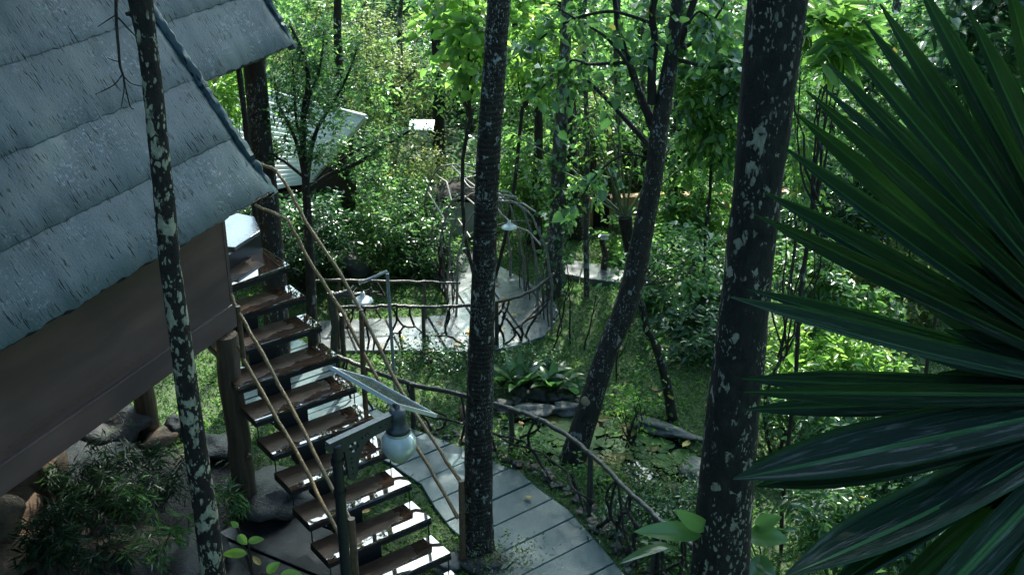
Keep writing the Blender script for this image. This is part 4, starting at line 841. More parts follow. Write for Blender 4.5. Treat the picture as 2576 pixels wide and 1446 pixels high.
# small dark trunk with clinging leaves right of the leaning tree
p0 = U(1692, 1057); e_ = thing('small_tree', 'thin curved dark trunk wrapped in small pointed epiphyte leaves behind the pond', 'tree', p0)
o, ep, er = trunk([(1692, 1057), (1682, 990), (1668, 930), (1650, 870), (1628, 830), (1615, 770), (1600, 735)], p0[1], [27, 25, 22, 22, 20, 18, 14], 10, e_, M['bark_dark'], seed=9)
q = np.array([ep[int(i)] for i in np.linspace(1, len(ep) - 6, 60)]); r3 = np.random.default_rng(9); q = q + r3.normal(0, .035, q.shape)
leaf_mesh('clinging_leaves', q, r3.normal(0, .5, q.shape) + np.array([0, -.3, -.2]), r3.normal(0, .4, q.shape) + np.array([0, -.6, .6]), r3.uniform(.07, .12, 60), r3.uniform(.03, .045, 60), LEAF['light'], e_, 1, rng=r3)
crown(r3, e_, ep[-1] + np.array([.35, .2, .25]), (.5, .4, .3), 16, 28, .10, LEAF['mid'], .3, ep[-1], rad=.012)

# ---------------------------------------------------------------- shrubs and trees of the garden
def bush(name, label, px, py, Y, r, ncl, per, L, leaf, seed, cat='shrub', tw=.35, droop=.25, wr=.5, shape=0, hollow=.25, stems=None, base=None, group=None, rad=.012, barkm=None, ztop=None, flat=.5):
    r2 = np.random.default_rng(seed); c = V(px, py, Y); g_ = gz(c[0], Y); c[2] = max(c[2], g_ + r[2] * .55); bp = np.array([c[0] + r2.normal(0, .05), Y, g_]) if base is None else np.asarray(base)
    t = thing(name, label, cat, bp, group); ct, ou = ell_pts(r2, c, r, ncl, hollow); ok = ct[:, 2] > g_ + .03; ct, ou = ct[ok], ou[ok]
    P, D, Nn, ls, ws, T = sprays(r2, ct, ou, per, tw, L, .9, droop, wr, flat); k_ = gaps(P) | (r2.random(len(P)) < .35); P, D, Nn, ls, ws, T = P[k_], D[k_], Nn[k_], ls[k_], ws[k_], T[k_]; leaf_mesh('foliage', P, D, Nn, ls, ws, LEAF[leaf], t, shape, T)
    b = MB(); ns = stems or 7
    fork = bp + (c - bp) * (.72 if cat == 'tree' else .35) if c[2] - r[2] > g_ + .4 else bp
    if fork is not bp: b.tube(bend(r2, bp, fork, 6, .04), [rad * 1.6] * 6, 8)
    for q in ct[::max(1, len(ct) // ns)]: b.tube(bend(r2, fork + r2.normal(0, .03, 3), q, 7, .07), [rad * (1 - .8 * i / 6) for i in range(7)], 6, cap=False)
    obj('stems' if fork is bp else 'trunk', b, barkm or M['bark_dark'], t); return t, ct
BUSH = [
 # name, label, px, py, Y, radii, clusters, leaves each, leaf size, kind
 ('big_bush', 'big dark glossy bush between the bungalow roof and the branch arch', 930, 575, 15.6, (1.3, .75, .78), 230, 63, .075, 'mid', dict(tw=.3)),
 ('big_bush', 'lower skirt of dark bush hanging over the back rail of the far path', 1040, 640, 15.3, (.55, .3, .30), 46, 42, .08, 'dark', dict(tw=.3)),
 ('shrub', 'dark shrub filling the space between the stair rails and the bungalow', 735, 590, 14.6, (.62, .4, .55), 80, 49, .08, 'dark', dict(tw=.3)),
 ('ground_plant', 'low fresh green plants on the pond bank nearest the first sloping fence posts', 1330, 1168, 10.6, (.26, .12, .10), 30, 35, .05, 'light', dict(cat='plant')),
 ('ground_plant', 'low yellow green plants between the rubble edging and the lily pads', 1500, 1235, 10.0, (.26, .12, .10), 30, 35, .05, 'light', dict(cat='plant')),
 ('ground_plant', 'low leafy plants on the pond bank beside the thickest trunk', 1690, 1290, 9.6, (.26, .2, .12), 34, 35, .06, 'mid', dict(cat='plant')),
 ('ground_plant', 'small green plants at the foot of the long pale curved bank slab', 1600, 1090, 11.3, (.2, .12, .12), 24, 35, .05, 'light', dict(cat='plant')),
 ('ground_plant', 'low green plants outside the lowest part of the pond fence', 1690, 1395, 8.9, (.3, .16, .12), 34, 35, .06, 'mid', dict(cat='plant')),
 ('feathery_shrub', 'feathery olive shrub below the distant solar lamp', 1030, 420, 17.4, (.55, .5, .72), 60, 56, .055, 'olive', dict(tw=.35)),
 ('shrub', 'dark round shrub directly behind the distant solar lamp', 1120, 350, 22.5, (1.1, .8, 1.0), 80, 42, .12, 'dark', {}),
 ('fine_leaf_tree', 'fine leaved yellow green tree beside the rear roof at the top left', 830, 90, 19.0, (1.0, .9, 1.0), 110, 56, .07, 'olive', dict(cat='tree', rad=.03)),
 ('fine_leaf_tree', 'olive tree with pale twigs left of the lime leaved branch', 985, 170, 20.5, (1.1, .9, .9), 110, 49, .075, 'olive', dict(cat='tree', rad=.03)),
 ('yellow_shrub', 'sunlit yellowing shrub behind the bungalow roof ridge', 935, 250, 23.6, (1.2, .8, .6), 80, 49, .09, 'olive', dict()),
 ('shrub', 'dull green shrub low between bungalow roof and feathery shrub', 930, 430, 17.8, (.7, .5, .55), 60, 42, .075, 'mid', {}),
 ('lime_tree', 'small tree with large heart shaped lime leaves left of the middle trunk', 1165, 90, 14.0, (.45, .5, .75), 42, 21, .15, 'lime', dict(cat='tree', shape=1, wr=.8, tw=.4, base=(V(1218, 800, 14.)[0], 14., 0), rad=.015)),
 ('lime_tree', 'small tree with bright feathery lime leaves right of the middle trunk', 1345, 80, 15.0, (.42, .5, .62), 48, 35, .12, 'lime', dict(cat='tree', tw=.4, base=(V(1245, 800, 15.)[0], 15., 0), rad=.015)),
 ('broadleaf_tree', 'dense mid green tree behind the fan of thin stems', 1420, 250, 18.5, (1.0, .8, 1.0), 100, 42, .13, 'mid', dict(cat='tree', tw=.45)),
 ('broadleaf_tree', 'hanging fresh green foliage right of the arch and middle trunk', 1345, 430, 16.2, (.42, .45, .85), 70, 42, .10, 'light', dict(cat='tree', droop=.5)),
 ('broadleaf_tree', 'mid green tree between the leaning tree forks', 1560, 170, 21.0, (1.1, .8, 1.2), 90, 42, .14, 'mid', dict(cat='tree')),
 ('broadleaf_tree', 'shady green tree below the leaning tree forks', 1530, 400, 19.0, (.9, .7, .8), 90, 42, .12, 'mid', dict(cat='tree')),
 ('flowering_shrub', 'reddish tinted leafy shrub in the middle of the stem fan', 1490, 330, 17.5, (.42, .4, .6), 40, 42, .08, 'olive', dict()),
 ('broadleaf_tree', 'tall leafy tree close left of the thickest trunk', 1800, 220, 14.0, (.42, .5, 1.25), 90, 35, .14, 'light', dict(cat='tree', droop=.5, shape=1, wr=.6)),
 ('shrub', 'fresh light green shrub between leaning trunk and thickest trunk', 1740, 500, 16.4, (.55, .5, .55), 80, 42, .10, 'light', dict(droop=.4)),
 ('shrub', 'dense dark leaved bush behind the thin epiphyte trunk', 1730, 720, 14.2, (.58, .5, .55), 80, 42, .11, 'mid', dict(shape=1)),
 ('shrub', 'low shady bush at the foot of the dense bush behind the pond', 1745, 880, 13.0, (.5, .4, .28), 40, 35, .11, 'dark', dict(shape=1)),
 ('shrub', 'small fresh shrub at the foot of the coppiced stems', 1600, 590, 15.8, (.36, .3, .3), 30, 35, .10, 'light', {}),
 ('creeper', 'creeper of heart shaped leaves hanging on the right side of the thickest trunk', 2025, 330, 10.5, (.16, .3, .75), 40, 28, .09, 'light', dict(droop=.6, hollow=.1)),
 ('sapling', 'sapling with a bright rosette of long lime leaves at the top right', 2085, 85, 9.0, (.20, .2, .14), 16, 21, .22, 'lime', dict(cat='tree', wr=.3, shape=1, tw=.2)),
 ('broadleaf_tree', 'dim broad tree high behind the fan palm tips', 2300, 120, 15.0, (1.3, .9, .9), 100, 35, .14, 'mid', dict(cat='tree')),
 ('broadleaf_tree', 'dark large leaved tree in the top right corner', 2480, 130, 10.5, (.62, .6, .8), 60, 28, .17, 'dark', dict(cat='tree', shape=1)),
 ('shrub', 'pale leaved shrub behind the upper palm leaflets', 2140, 300, 16.5, (.85, .7, .8), 80, 35, .12, 'mid', {}),
 ('fern_bush', 'ferny dark bush beside the right edge of the thickest trunk', 2110, 520, 14.0, (.62, .5, .6), 70, 42, .13, 'dark', dict(wr=.3)),
 ('fern_bush', 'ferny mid green bush seen between the middle palm leaflets', 2300, 480, 14.0, (.8, .6, .6), 70, 42, .13, 'mid', dict(wr=.3)),
 ('shrub', 'olive shrub with reddish tips behind the middle palm leaflets', 2260, 720, 13.6, (.8, .5, .35), 60, 42, .10, 'olive', {}),
 ('shrub', 'glossy leaved shrub just right of the thickest trunk', 2050, 690, 12.4, (.32, .3, .42), 36, 35, .11, 'mid', dict(shape=1)),
 ('sunlit_shrub', 'sunlit yellow green shrub between palm leaflets and thickest trunk', 2080, 890, 11.2, (.62, .45, .22), 60, 35, .11, 'lime', dict(shape=1)),
 ('shrub', 'shrub with big pale leaves behind the sunlit shrub', 2140, 800, 12.2, (.5, .35, .28), 30, 28, .14, 'light', dict(shape=1, wr=.6)),
 ('shrub', 'dark shrub under the horizontal palm leaflets', 2180, 1060, 9.6, (.62, .45, .34), 60, 35, .10, 'dark', dict(shape=1)),
 ('shrub', 'leafy green clump below the folded palm leaflets', 2130, 1290, 8.4, (.42, .35, .26), 40, 35, .11, 'mid', dict(shape=1, wr=.4)),
 ('shrub', 'dark leafy clump behind the lowest palm leaflets', 2330, 1290, 8.2, (.55, .4, .36), 50, 35, .11, 'dark', dict(shape=1)),
 ('shrub', 'low green clump in the lower right corner under the palm', 2420, 1420, 7.6, (.42, .35, .22), 36, 35, .09, 'mid', {}),
 ('shrub', 'small twiggy olive shrub beside the pond fence', 1640, 1250, 9.9, (.34, .3, .26), 40, 35, .045, 'olive', {}),
 ('shrub', 'dark small leaved shrub outside the lower end of the pond fence', 1610, 1330, 9.3, (.36, .25, .22), 40, 35, .05, 'dark', {}),
 ('shrub', 'moss green low shrub at the near bend of the far path', 1330, 915, 12.4, (.34, .2, .16), 36, 35, .05, 'mid', {}),
 ('shrub', 'dark low shrub below the branch fence left of the middle trunk', 1090, 905, 12.6, (.62, .2, .15), 50, 35, .05, 'dark', {}),
 ('shrub', 'spindly sapling with bright leaves standing in the pond edge', 1590, 1030, 10.8, (.22, .2, .32), 22, 14, .06, 'lime', {}),
 ('shrub', 'small mossy shrub in front of the straight middle trunk', 1260, 1432, 8.75, (.26, .16, .1), 30, 35, .035, 'olive', {}),
 ('shrub', 'green shrub behind the front stilt under the stairs', 500, 880, 13.4, (.45, .3, .22), 40, 35, .07, 'mid', {}),
 ('shrub', 'leafy green growth beside the rear roof posts', 560, 240, 15.5, (.42, .4, .62), 60, 35, .10, 'lime', {}),
 ('shrub', 'shady green bush below the thickest trunk beside the lawn', 1990, 1010, 10.6, (.30, .25, .2), 26, 35, .08, 'mid', {}),
 ('broadleaf_tree', 'deep green tree in the dark behind the middle trunk', 1200, 290, 24.0, (1.0, .8, 1.0), 70, 42, .15, 'dark', dict(cat='tree')),
 ('broadleaf_tree', 'deep green tree far behind at the top middle', 1090, 60, 27.0, (1.4, 1., 1.2), 80, 42, .16, 'dark', dict(cat='tree')),
 ('broadleaf_tree', 'dark background tree behind the leaning tree top', 1660, 130, 26.0, (1.6, 1., 1.6), 90, 42, .17, 'dark', dict(cat='tree')),
 ('broadleaf_tree', 'dark background tree behind the creeper covered trunk', 1980, 150, 22.0, (1.3, 1., 1.6), 90, 42, .16, 'dark', dict(cat='tree')),
 ('broadleaf_tree', 'dim leafy bank behind the stem fan on the right', 1680, 330, 19.5, (.8, .6, .7), 70, 42, .13, 'dark', dict(cat='tree')),
 ('broadleaf_tree', 'mid green bank of leaves under the right palm tips', 2420, 330, 17.0, (1.3, .9, 1.2), 90, 42, .14, 'dark', dict(cat='tree')),
 ('broadleaf_tree', 'fresh green leaves at the very top between middle trunk and forks', 1440, 20, 17.0, (.8, .6, .55), 70, 35, .14, 'light', dict(cat='tree', droop=.5)),
 ('broadleaf_tree', 'distant pale green tree right of the rear roof verge', 740, 60, 24.0, (.9, .8, 1.1), 80, 42, .13, 'light', dict(cat='tree')),
]
for k, (nm, lab, px, py, Y, r, ncl, per, L, lf, kw) in enumerate(BUSH): bush(nm, lab, px, py, Y, r, ncl, per, L, lf, 200 + k, **kw)

# the wood behind, one mass of leaves in clumps
r6 = np.random.default_rng(600); cl = []
while len(cl) < 1000:
    Y = r6.uniform(17.5, 29); x = r6.uniform(-.46, .46) * (Y + 2); z = r6.uniform(0, 6.6); g_ = gz(x, Y)
    zc = Y * CP + (7 - z) * SP; px, py = CX + FPX * x / zc, CY - FPX * (Y * SP + (z - 7) * CP) / zc
    if py > 600 or py < -150 or z < g_ or (980 < px < 1260 and 250 < py < 480 and r6.random() < .7) or (px < 690 and py > 200) or (abs(px - 1061) < 75 and abs(py - 335) < 60 and Y < 20): continue
    if noise.noise((x * .55, Y * .55, z * .55)) < -.12: continue
    cl.append((x, Y, z))
cl = np.array(cl); P, D_, N_, ls, ws, T = sprays(r6, cl, r6.normal(0, 1, cl.shape), 84, .55, .11, 1., .35, .5)
T = np.clip(T * .8 + .25 * np.array([noise.noise(tuple(np.array(p) * .8)) for p in P]) + .08, 0, .99)
k_ = gaps(P) | (r6.random(len(P)) < .4); P, D_, N_, ls, ws, T = P[k_], D_[k_], N_[k_], ls[k_], ws[k_], T[k_]
tag(leaf_mesh('woodland_foliage', P, D_, N_, ls, ws, LEAF['wood'], None, 0, T), 'dense mixed green woodland foliage filling the far background', 'foliage', kind='stuff')
# the rest of the wood round the viewpoint, behind and beside it
n = 16000; a_ = r6.uniform(R(48), R(312), n); rd = r6.uniform(12.5, 17, n); zz = 15 * r6.random(n)
pp = np.stack([np.sin(a_) * rd, np.cos(a_) * rd + 3, zz], 1); ok = np.array([noise.noise(tuple(np.array(p) * .35)) > -.22 for p in pp]); pp = pp[ok]; n = len(pp)
tag(leaf_mesh('surrounding_foliage', pp, r6.normal(0, 1, (n, 3)), r6.normal(0, 1, (n, 3)), r6.uniform(.5, 1., n), r6.uniform(.3, .55, n), LEAF['dark'], rng=r6), 'dark leafy woodland standing round the garden outside the view', 'foliage', kind='stuff')
n = 9000; pp = np.stack([r6.uniform(-15, -6.6, n), r6.uniform(0, 21, n), 9.5 * r6.random(n)], 1)
tag(leaf_mesh('surrounding_foliage', pp, r6.normal(0, 1, (n, 3)), r6.normal(0, 1, (n, 3)), r6.uniform(.3, .7, n), r6.uniform(.2, .4, n), LEAF['dark'], rng=r6), 'dark leafy woodland close behind the raised cabin', 'foliage', kind='stuff')
# multi stemmed small tree in front of the bungalow
p0 = U(790, 888); p0[2] = 0; Ym = p0[1]; ms = thing('multistem_tree', 'slender multi stemmed small tree in front of the white bungalow roof', 'tree', p0); r3 = np.random.default_rng(77); tips = []
for D, a, c in [([(790, 888), (784, 780), (780, 660), (775, 560), (768, 440), (762, 360), (764, 280), (776, 200), (760, 130), (728, 60)], 30, 7), ([(770, 470), (752, 380), (730, 320), (700, 260), (690, 190)], 12, 5), ([(772, 460), (782, 380), (800, 320), (830, 270), (870, 200), (900, 120)], 14, 5), ([(764, 300), (780, 240), (800, 190), (812, 120), (815, 60)], 11, 4), ([(776, 480), (830, 440), (900, 410), (960, 370), (1030, 330)], 16, 6), ([(790, 470), (850, 410), (915, 370), (1000, 330)], 10, 4), ([(770, 450), (720, 410), (690, 390), (668, 340)], 9, 4), ([(762, 370), (745, 300), (740, 220), (735, 150)], 8, 4)]:
    n = len(D); o, p, r_ = trunk(D, Ym, [a + (c - a) * i / (n - 1) for i in range(n)], 7, ms, M['bark_dark'], 'stem', 4, 3, Ys=[Ym + .5 * (r3.random() - .5) * i / n for i in range(n)]); tips += p[len(p) // 2:]
ex_, _ = ell_pts(r3, V(800, 300, Ym), (.48, .3, .62), 34); tips = np.vstack([np.array(tips), ex_]); P, D_, N_, ls, ws, T = sprays(r3, tips, r3.normal(0, 1, tips.shape) + UP * .3, 49, .26, .06, 1., .2, .45); leaf_mesh('foliage', P, D_, N_, ls, ws, LEAF['mid'], ms, 0, T)
# coppiced clump with fanning thin stems
p0 = V(1590, 700, 14.3); p0[2] = 0; cp = thing('coppiced_shrub', 'coppiced shrub with long thin stems fanning out left of the leaning trunk', 'shrub', p0); Yc = p0[1]
o, p_, r_ = trunk([(1592, 752), (1590, 660), (1580, 600), (1572, 545)], Yc, [34, 32, 30, 36], 10, cp, M['bark_dark'], seed=4); hd = p_[-1]; tips = []
for k, (x, y, dy) in enumerate([(1275, 330, .5), (1330, 400, .2), (1400, 160, .7), (1440, 60, .3), (1490, 80, .6), (1540, 170, .1), (1620, 250, -.2), (1800, 240, .3), (1835, 360, .5), (1740, 330, .8), (1360, 470, -.2), (1470, 290, -.3)]):
    e = V(x, y, Yc + dy); mid = hd * .5 + e * .5 + UP * .12; b = MB(); P = smooth_line([hd + r3.normal(0, .03, 3), mid, e], 8); b.tube(P, [.015 - .008 * i / (len(P) - 1) for i in range(len(P))], 6); obj('stem', b, M['green_stem'], cp); tips += P[6:]
tips = np.array(tips[::2]); P, D_, N_, ls, ws, T = sprays(r3, tips, r3.normal(0, 1, tips.shape), 14, .3, .11, 1., .5, .45); leaf_mesh('foliage', P, D_, N_, ls, ws, LEAF['light'], cp, 0, T)
# ivy covered trunk behind the arch, and slim background trunks
p0 = U(1392, 742); iv = thing('ivy_tree', 'trunk thickly covered in dark ivy behind the branch arch', 'tree', p0); o, p_, r_ = trunk([(1392, 742), (1396, 640), (1402, 540), (1405, 430), (1412, 300), (1420, 160), (1428, -10)], p0[1], [46, 42, 40, 38, 34, 30, 28], 12, iv, M['bark_pale'], seed=5)
q = np.array(p_[:16]); q = q[r3.integers(0, len(q), 340)] + r3.normal(0, .11, (340, 3)); leaf_mesh('ivy', q, r3.normal(0, .5, q.shape) + np.array([0, -.2, -.5]), r3.normal(0, .4, q.shape) + np.array([0, -.8, .4]), r3.uniform(.07, .12, 340), r3.uniform(.05, .09, 340), LEAF['dark'], iv, 1, rng=r3)
tp = extend(p_, 14.5, r3, iv, r_[-1], r_[-1] * .7, M['bark_pale']); crown(r3, iv, tp + UP * .8, (1.5, 1.5, 1.), 30, 35, .2, LEAF['mid'], .6, tp, rad=.04)
SLIM = [(1476, 746, 1472, 15, 'pale', 'slim straight trunk with a pale sunlit edge crossing the lit walkway'), (1520, 690, 1517, 17, 'dark', 'short dark stake like trunk carrying a small white tag'), (1352, 640, 1350, 26, 'dark', 'dark slim trunk just right of the arch hoops'), (1548, 610, 1555, 20, 'pale', 'grey slim trunk among the fanning stems'),
        (1450, 600, 1400, 42, 'dark', 'darkest broad trunk behind the fan of thin stems'), (1690, 600, 1720, 34, 'dark', 'dark trunk behind the light green shrub'), (1105, 420, 1098, 34, 'dark', 'far brown trunk above the distant solar lamp'), (1290, 430, 1300, 20, 'dark', 'thin far trunk right of the middle trunk'), (1600, 480, 1625, 16, 'pale', 'thin pale trunk left of the leaning tree top'), (1765, 480, 1810, 30, 'dark', 'far dark trunk left of the thickest trunk'),
        (2060, 620, 2100, 44, 'dark', 'dark trunk right of the thickest trunk behind the creeper'), (2200, 560, 2260, 30, 'pale', 'greyish trunk behind the upper palm leaflets'), (2350, 520, 2420, 40, 'dark', 'broad dark trunk near the top right corner'), (860, 520, 850, 26, 'dark', 'short brown trunk behind the big dark bush'), (1000, 380, 1010, 16, 'pale', 'thin grey trunk left of the distant solar lamp'), (1185, 330, 1190, 18, 'pale', 'thin pale trunk behind the lime leaved tree'),
        (1630, 420, 1645, 24, 'dark', 'far trunk behind the leaning tree'), (2150, 420, 2180, 22, 'pale', 'far pale trunk above the middle palm leaflets'), (930, 300, 920, 20, 'dark', 'far trunk behind the yellowing shrub'), (1260, 300, 1275, 22, 'dark', 'far trunk close behind the middle trunk')]
for k, (x, yb, xt, w, bk, lab) in enumerate(SLIM):
    p0 = U(x, yb); short = 'stake' in lab; yt = 590 if short else -10; c_ = V(x, yb, p0[1]); g_ = gz(p0[0], p0[1]); p0[2] = g_
    t = thing('garden_stake' if short else 'slim_tree', lab, 'stake' if short else 'tree', p0); zc = p0[1] * CP + (7 - g_) * SP; y0 = CY - FPX * (p0[1] * SP + (g_ - 7) * CP) / zc
    o, p_, r_ = trunk([(x, y0), (x * .75 + xt * .25, y0 * .75 + yt * .25), (x * .5 + xt * .5 + 4, y0 * .5 + yt * .5), (x * .2 + xt * .8 - 3, y0 * .2 + yt * .8), (xt, yt)], p0[1], [w, w * .92, w * .86, w * .8, w * .76], 10, t, M['bark_' + bk], seed=20 + k)
    if short:
        b = MB(); c_ = V(1521, 598, p0[1] - .06); b.box(c_ + np.array([-.055, 0, -.03]), (.11, 0, 0), (0, .008, .0), (0, 0, .07)); tgo = obj('name_tag', b, M['white_paint'], t)
        b = MB()
        for j in range(3): b.box(c_ + np.array([-.042, -.0015, .024 - j * .016]), (.084 - .02 * j, 0, 0), (0, .0012, 0), (0, 0, .006))
        obj('text_lines', b, M['steel'], tgo)
    else:
        r4 = np.random.default_rng(300 + k); tp = extend(p_, 13.5 + (k % 4) + max(0, p0[1] - 20) * .5, r4, t, r_[-1], r_[-1] * .6, M['bark_' + bk]); crown(r4, t, tp + UP * .6, (1.2, 1.2, 1.0), 9, 28, .2, LEAF['mid'], .7, tp - UP * .3, rad=.035, barkm=M['bark_dark'])

# bungalow, cottage and shed glimpsed behind
bg = thing('bungalow', 'low bungalow with a white corrugated metal roof half hidden by the multi stemmed tree', 'bungalow', U(760, 480))
q0, q1, q2, q3 = U(560, 205, 2.1), U(921, 298, 2.1), U(786, 455, 1.15), U(600, 500, 1.15)
P = [];
for i in range(61):
    f = i / 60; a = q0 * (1 - f) + q3 * f; c = q1 * (1 - f) + q2 * f; P.append([a * (1 - j / 8) + c * j / 8 + UP * .018 * math.sin(i * 2 * math.pi / 3) for j in range(9)])
b = MB(); b.grid(P, False); m_, nt_, bs_ = newmat('white_corrugated'); bs_.inputs['Base Color'].default_value = (.85, .85, .84, 1); bs_.inputs['Roughness'].default_value = .25
o = obj('roof', b, m_, bg); sd_ = o.modifiers.new('thickness', 'SOLIDIFY'); sd_.thickness = .02
cq = (q0 + q1 + q2 + q3) / 4; wq = [q + (cq - q) * .16 for q in (q0, q1, q2, q3)]; b = MB()
b.add([(q[0], q[1], 0) for q in wq] + [tuple(q - UP * .16) for q in wq], [(0, 1, 5, 4), (1, 2, 6, 5), (2, 3, 7, 6), (3, 0, 4, 7)]); obj('wall', b, M['soil'], bg)
b = MB()
for a, c in ((q1, q2), (q0, q1)): b.tube([a + UP * .02, c + UP * .02], .035, 6)
obj('ridge_cap', b, M['alu'], bg)
ct = thing('garden_wall', 'low orange plastered garden wall with dark pillars glimpsed between shrubs behind the leaning trunk', 'wall', (1.2, 16.9, 0))
b = MB(); b.box((1.2, 16.9, 0), (5.2, .5, 0), (-.015, .16, 0), (0, 0, .48)); obj('wall_panel', b, M['orange_wall'], ct)
for k in range(4): b = MB(); b.box((1.25 + k * 1.55, 16.86 + k * .149, 0), (.24, .02, 0), (-.02, .24, 0), (0, 0, .54)); obj('pillar', b, M['dark_roof'], ct)
a0 = U(1085, 600); a1 = U(1225, 600); sh = thing('garden_shed', 'low cream walled shed with a dark roof edge behind the branch arch', 'shed', (a0[0], a0[1], 0))
b = MB(); b.box((a0[0], a0[1], 0), (a1[0] - a0[0], .1, 0), (0, .5, 0), (0, 0, .60)); obj('wall', b, M['plaster'], sh)
P = [[(a0[0] - .08 + (a1[0] - a0[0] + .16) * i / 12, a0[1] - .1 + .7 * j, .61 + .07 * math.sin(math.pi * i / 12) + .03 * j) for i in range(13)] for j in (0, 1)]; b = MB(); b.grid(P); o = obj('roof', b, M['dark_roof'], sh); sd_ = o.modifiers.new('thickness', 'SOLIDIFY'); sd_.thickness = .05

# ---------------------------------------------------------------- pond plants, bamboo grass, broad leaves, saplings in front
def rosette(name, label, p, k, L, Wd, leaf, seed, cat='plant', tilt=.7, group=None):
    r2 = np.random.default_rng(seed); t = thing(name, label, cat, p, group); an = np.arange(k) * 2.4 + r2.random(); tl = r2.uniform(.35, 1.1, k) * tilt
    b = MB(); P = []; ti = []; off = 0
    for a, q in zip(an, tl):
        h = np.array([math.cos(a), math.sin(a), 0]); side = np.array([-h[1], h[0], 0]); l = L * r2.uniform(.75, 1.15); w = Wd * r2.uniform(.8, 1.1); rows = []
        for i in range(8):
            f = i / 7; ang = q * (.35 + 1.15 * f); c = np.asarray(p) + h * l * f * math.sin(.35 + ang * .8) + UP * (l * f * math.cos(ang) * .9 + .02); ww = w * (math.sin(math.pi * min(1, .06 + f * .94)) ** .8) * (1 if f < .95 else .3)
            rows.append([c - side * ww * .5 + UP * ww * .15, c, c + side * ww * .5 + UP * ww * .15])
        b.grid(rows); ti += [r2.random() * .9] * 24
    o = obj('leaves', b, LEAF[leaf], t); at = o.data.attributes.new('tint', 'FLOAT', 'POINT'); at.data.foreach_set('value', np.array(ti, np.float32)); return t
for k, (x, y, n, L, lab) in enumerate([(1305, 985, 12, .42, 'broad leaved hosta clump at the back left of the pond'), (1352, 975, 11, .40, 'second hosta clump right of the back left one behind dark boulders'), (1392, 990, 13, .42, 'upright hosta clump nearest the leaning trunk'), (1446, 1000, 8, .24, 'small hosta tuft against the leaning trunk'), (1262, 975, 9, .36, 'hosta tuft half hidden by the straight middle trunk')]): rosette('hosta', lab, U(x, y), n, L, .12, 'dark' if k % 2 else 'mid', 400 + k)
for k, (x, y, n, L, lab) in enumerate([(2120, 1310, 12, .34, 'strap leaved plant on the lawn below the folded palm leaflets'), (2200, 1390, 10, .32, 'strap leaved plant near the lowest palm leaflet tip'), (2060, 1100, 10, .3, 'strap leaved plant beside the right edge of the thickest trunk'), (1960, 930, 9, .3, 'fresh strap leaved plant right of the thickest trunk below the dark leaflet')]): rosette('strap_leaf_plant', lab, U(x, y, .1), n, L, .07, 'light', 420 + k)
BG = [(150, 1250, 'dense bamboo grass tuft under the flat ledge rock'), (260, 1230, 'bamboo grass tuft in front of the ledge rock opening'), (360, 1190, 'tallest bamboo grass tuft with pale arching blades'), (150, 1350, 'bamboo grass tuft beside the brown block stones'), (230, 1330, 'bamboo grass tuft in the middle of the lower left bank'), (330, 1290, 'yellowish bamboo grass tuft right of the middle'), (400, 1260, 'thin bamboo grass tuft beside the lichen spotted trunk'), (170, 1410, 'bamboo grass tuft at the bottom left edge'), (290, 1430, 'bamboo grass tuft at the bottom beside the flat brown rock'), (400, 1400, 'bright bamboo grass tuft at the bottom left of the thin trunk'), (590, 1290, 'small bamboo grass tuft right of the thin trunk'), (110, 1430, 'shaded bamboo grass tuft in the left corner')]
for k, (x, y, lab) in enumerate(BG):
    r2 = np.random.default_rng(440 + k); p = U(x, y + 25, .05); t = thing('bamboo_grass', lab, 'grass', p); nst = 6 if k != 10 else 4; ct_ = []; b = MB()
    for j in range(nst):
        a = r2.uniform(0, 6.28); e = p + np.array([math.cos(a) * r2.uniform(.08, .38), math.sin(a) * r2.uniform(.08, .38), r2.uniform(.22, .6)]); Pp = smooth_line([p + r2.normal(0, .04, 3) * np.array([1, 1, 0]), p * .5 + e * .5 + UP * .12, e], 5); b.tube(Pp, .005, 4); ct_ += Pp[4:]
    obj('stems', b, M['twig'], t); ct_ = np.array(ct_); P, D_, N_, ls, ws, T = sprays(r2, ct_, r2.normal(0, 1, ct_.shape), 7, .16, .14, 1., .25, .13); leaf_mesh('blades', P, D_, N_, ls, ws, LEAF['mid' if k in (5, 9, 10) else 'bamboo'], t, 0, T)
def big_leaf(b, ti, p, d, n, L, Wd, tint, curl=.25, wave=.0):
    d = nrm(d); s = nrm(np.cross(d, n)); n = np.cross(s, d); rows = []
    for i in range(11):
        f = i / 10; w = Wd * .5 * (math.sin(math.pi * f ** .8) ** .75 if 0 < f < 1 else .02); c = np.asarray(p) + d * L * f - n * curl * L * f * f
        rows.append([c + s * w * q + n * (abs(q) * w * .28 + wave * w * math.sin(f * 14) * abs(q)) for q in (-1, -.5, 0, .5, 1)])
    b.grid(rows); ti += [tint] * 55
def leafplant(name, label, base, leaves, leaf, cat='plant'):
    t = thing(name, label, cat, base); b = MB(); ti = []; st = MB()
    for (p, d, n, L, w, tn) in leaves: big_leaf(b, ti, p, d, n, L, w, tn); st.tube(smooth_line([np.asarray(base), np.asarray(base) * .4 + np.asarray(p) * .6 + UP * .04, p], 5), .006, 5)
    o = obj('leaves', b, LEAF[leaf], t); a = o.data.attributes.new('tint', 'FLOAT', 'POINT'); a.data.foreach_set('value', np.array(ti, np.float32)); obj('stalks', st, M['twig'], t)
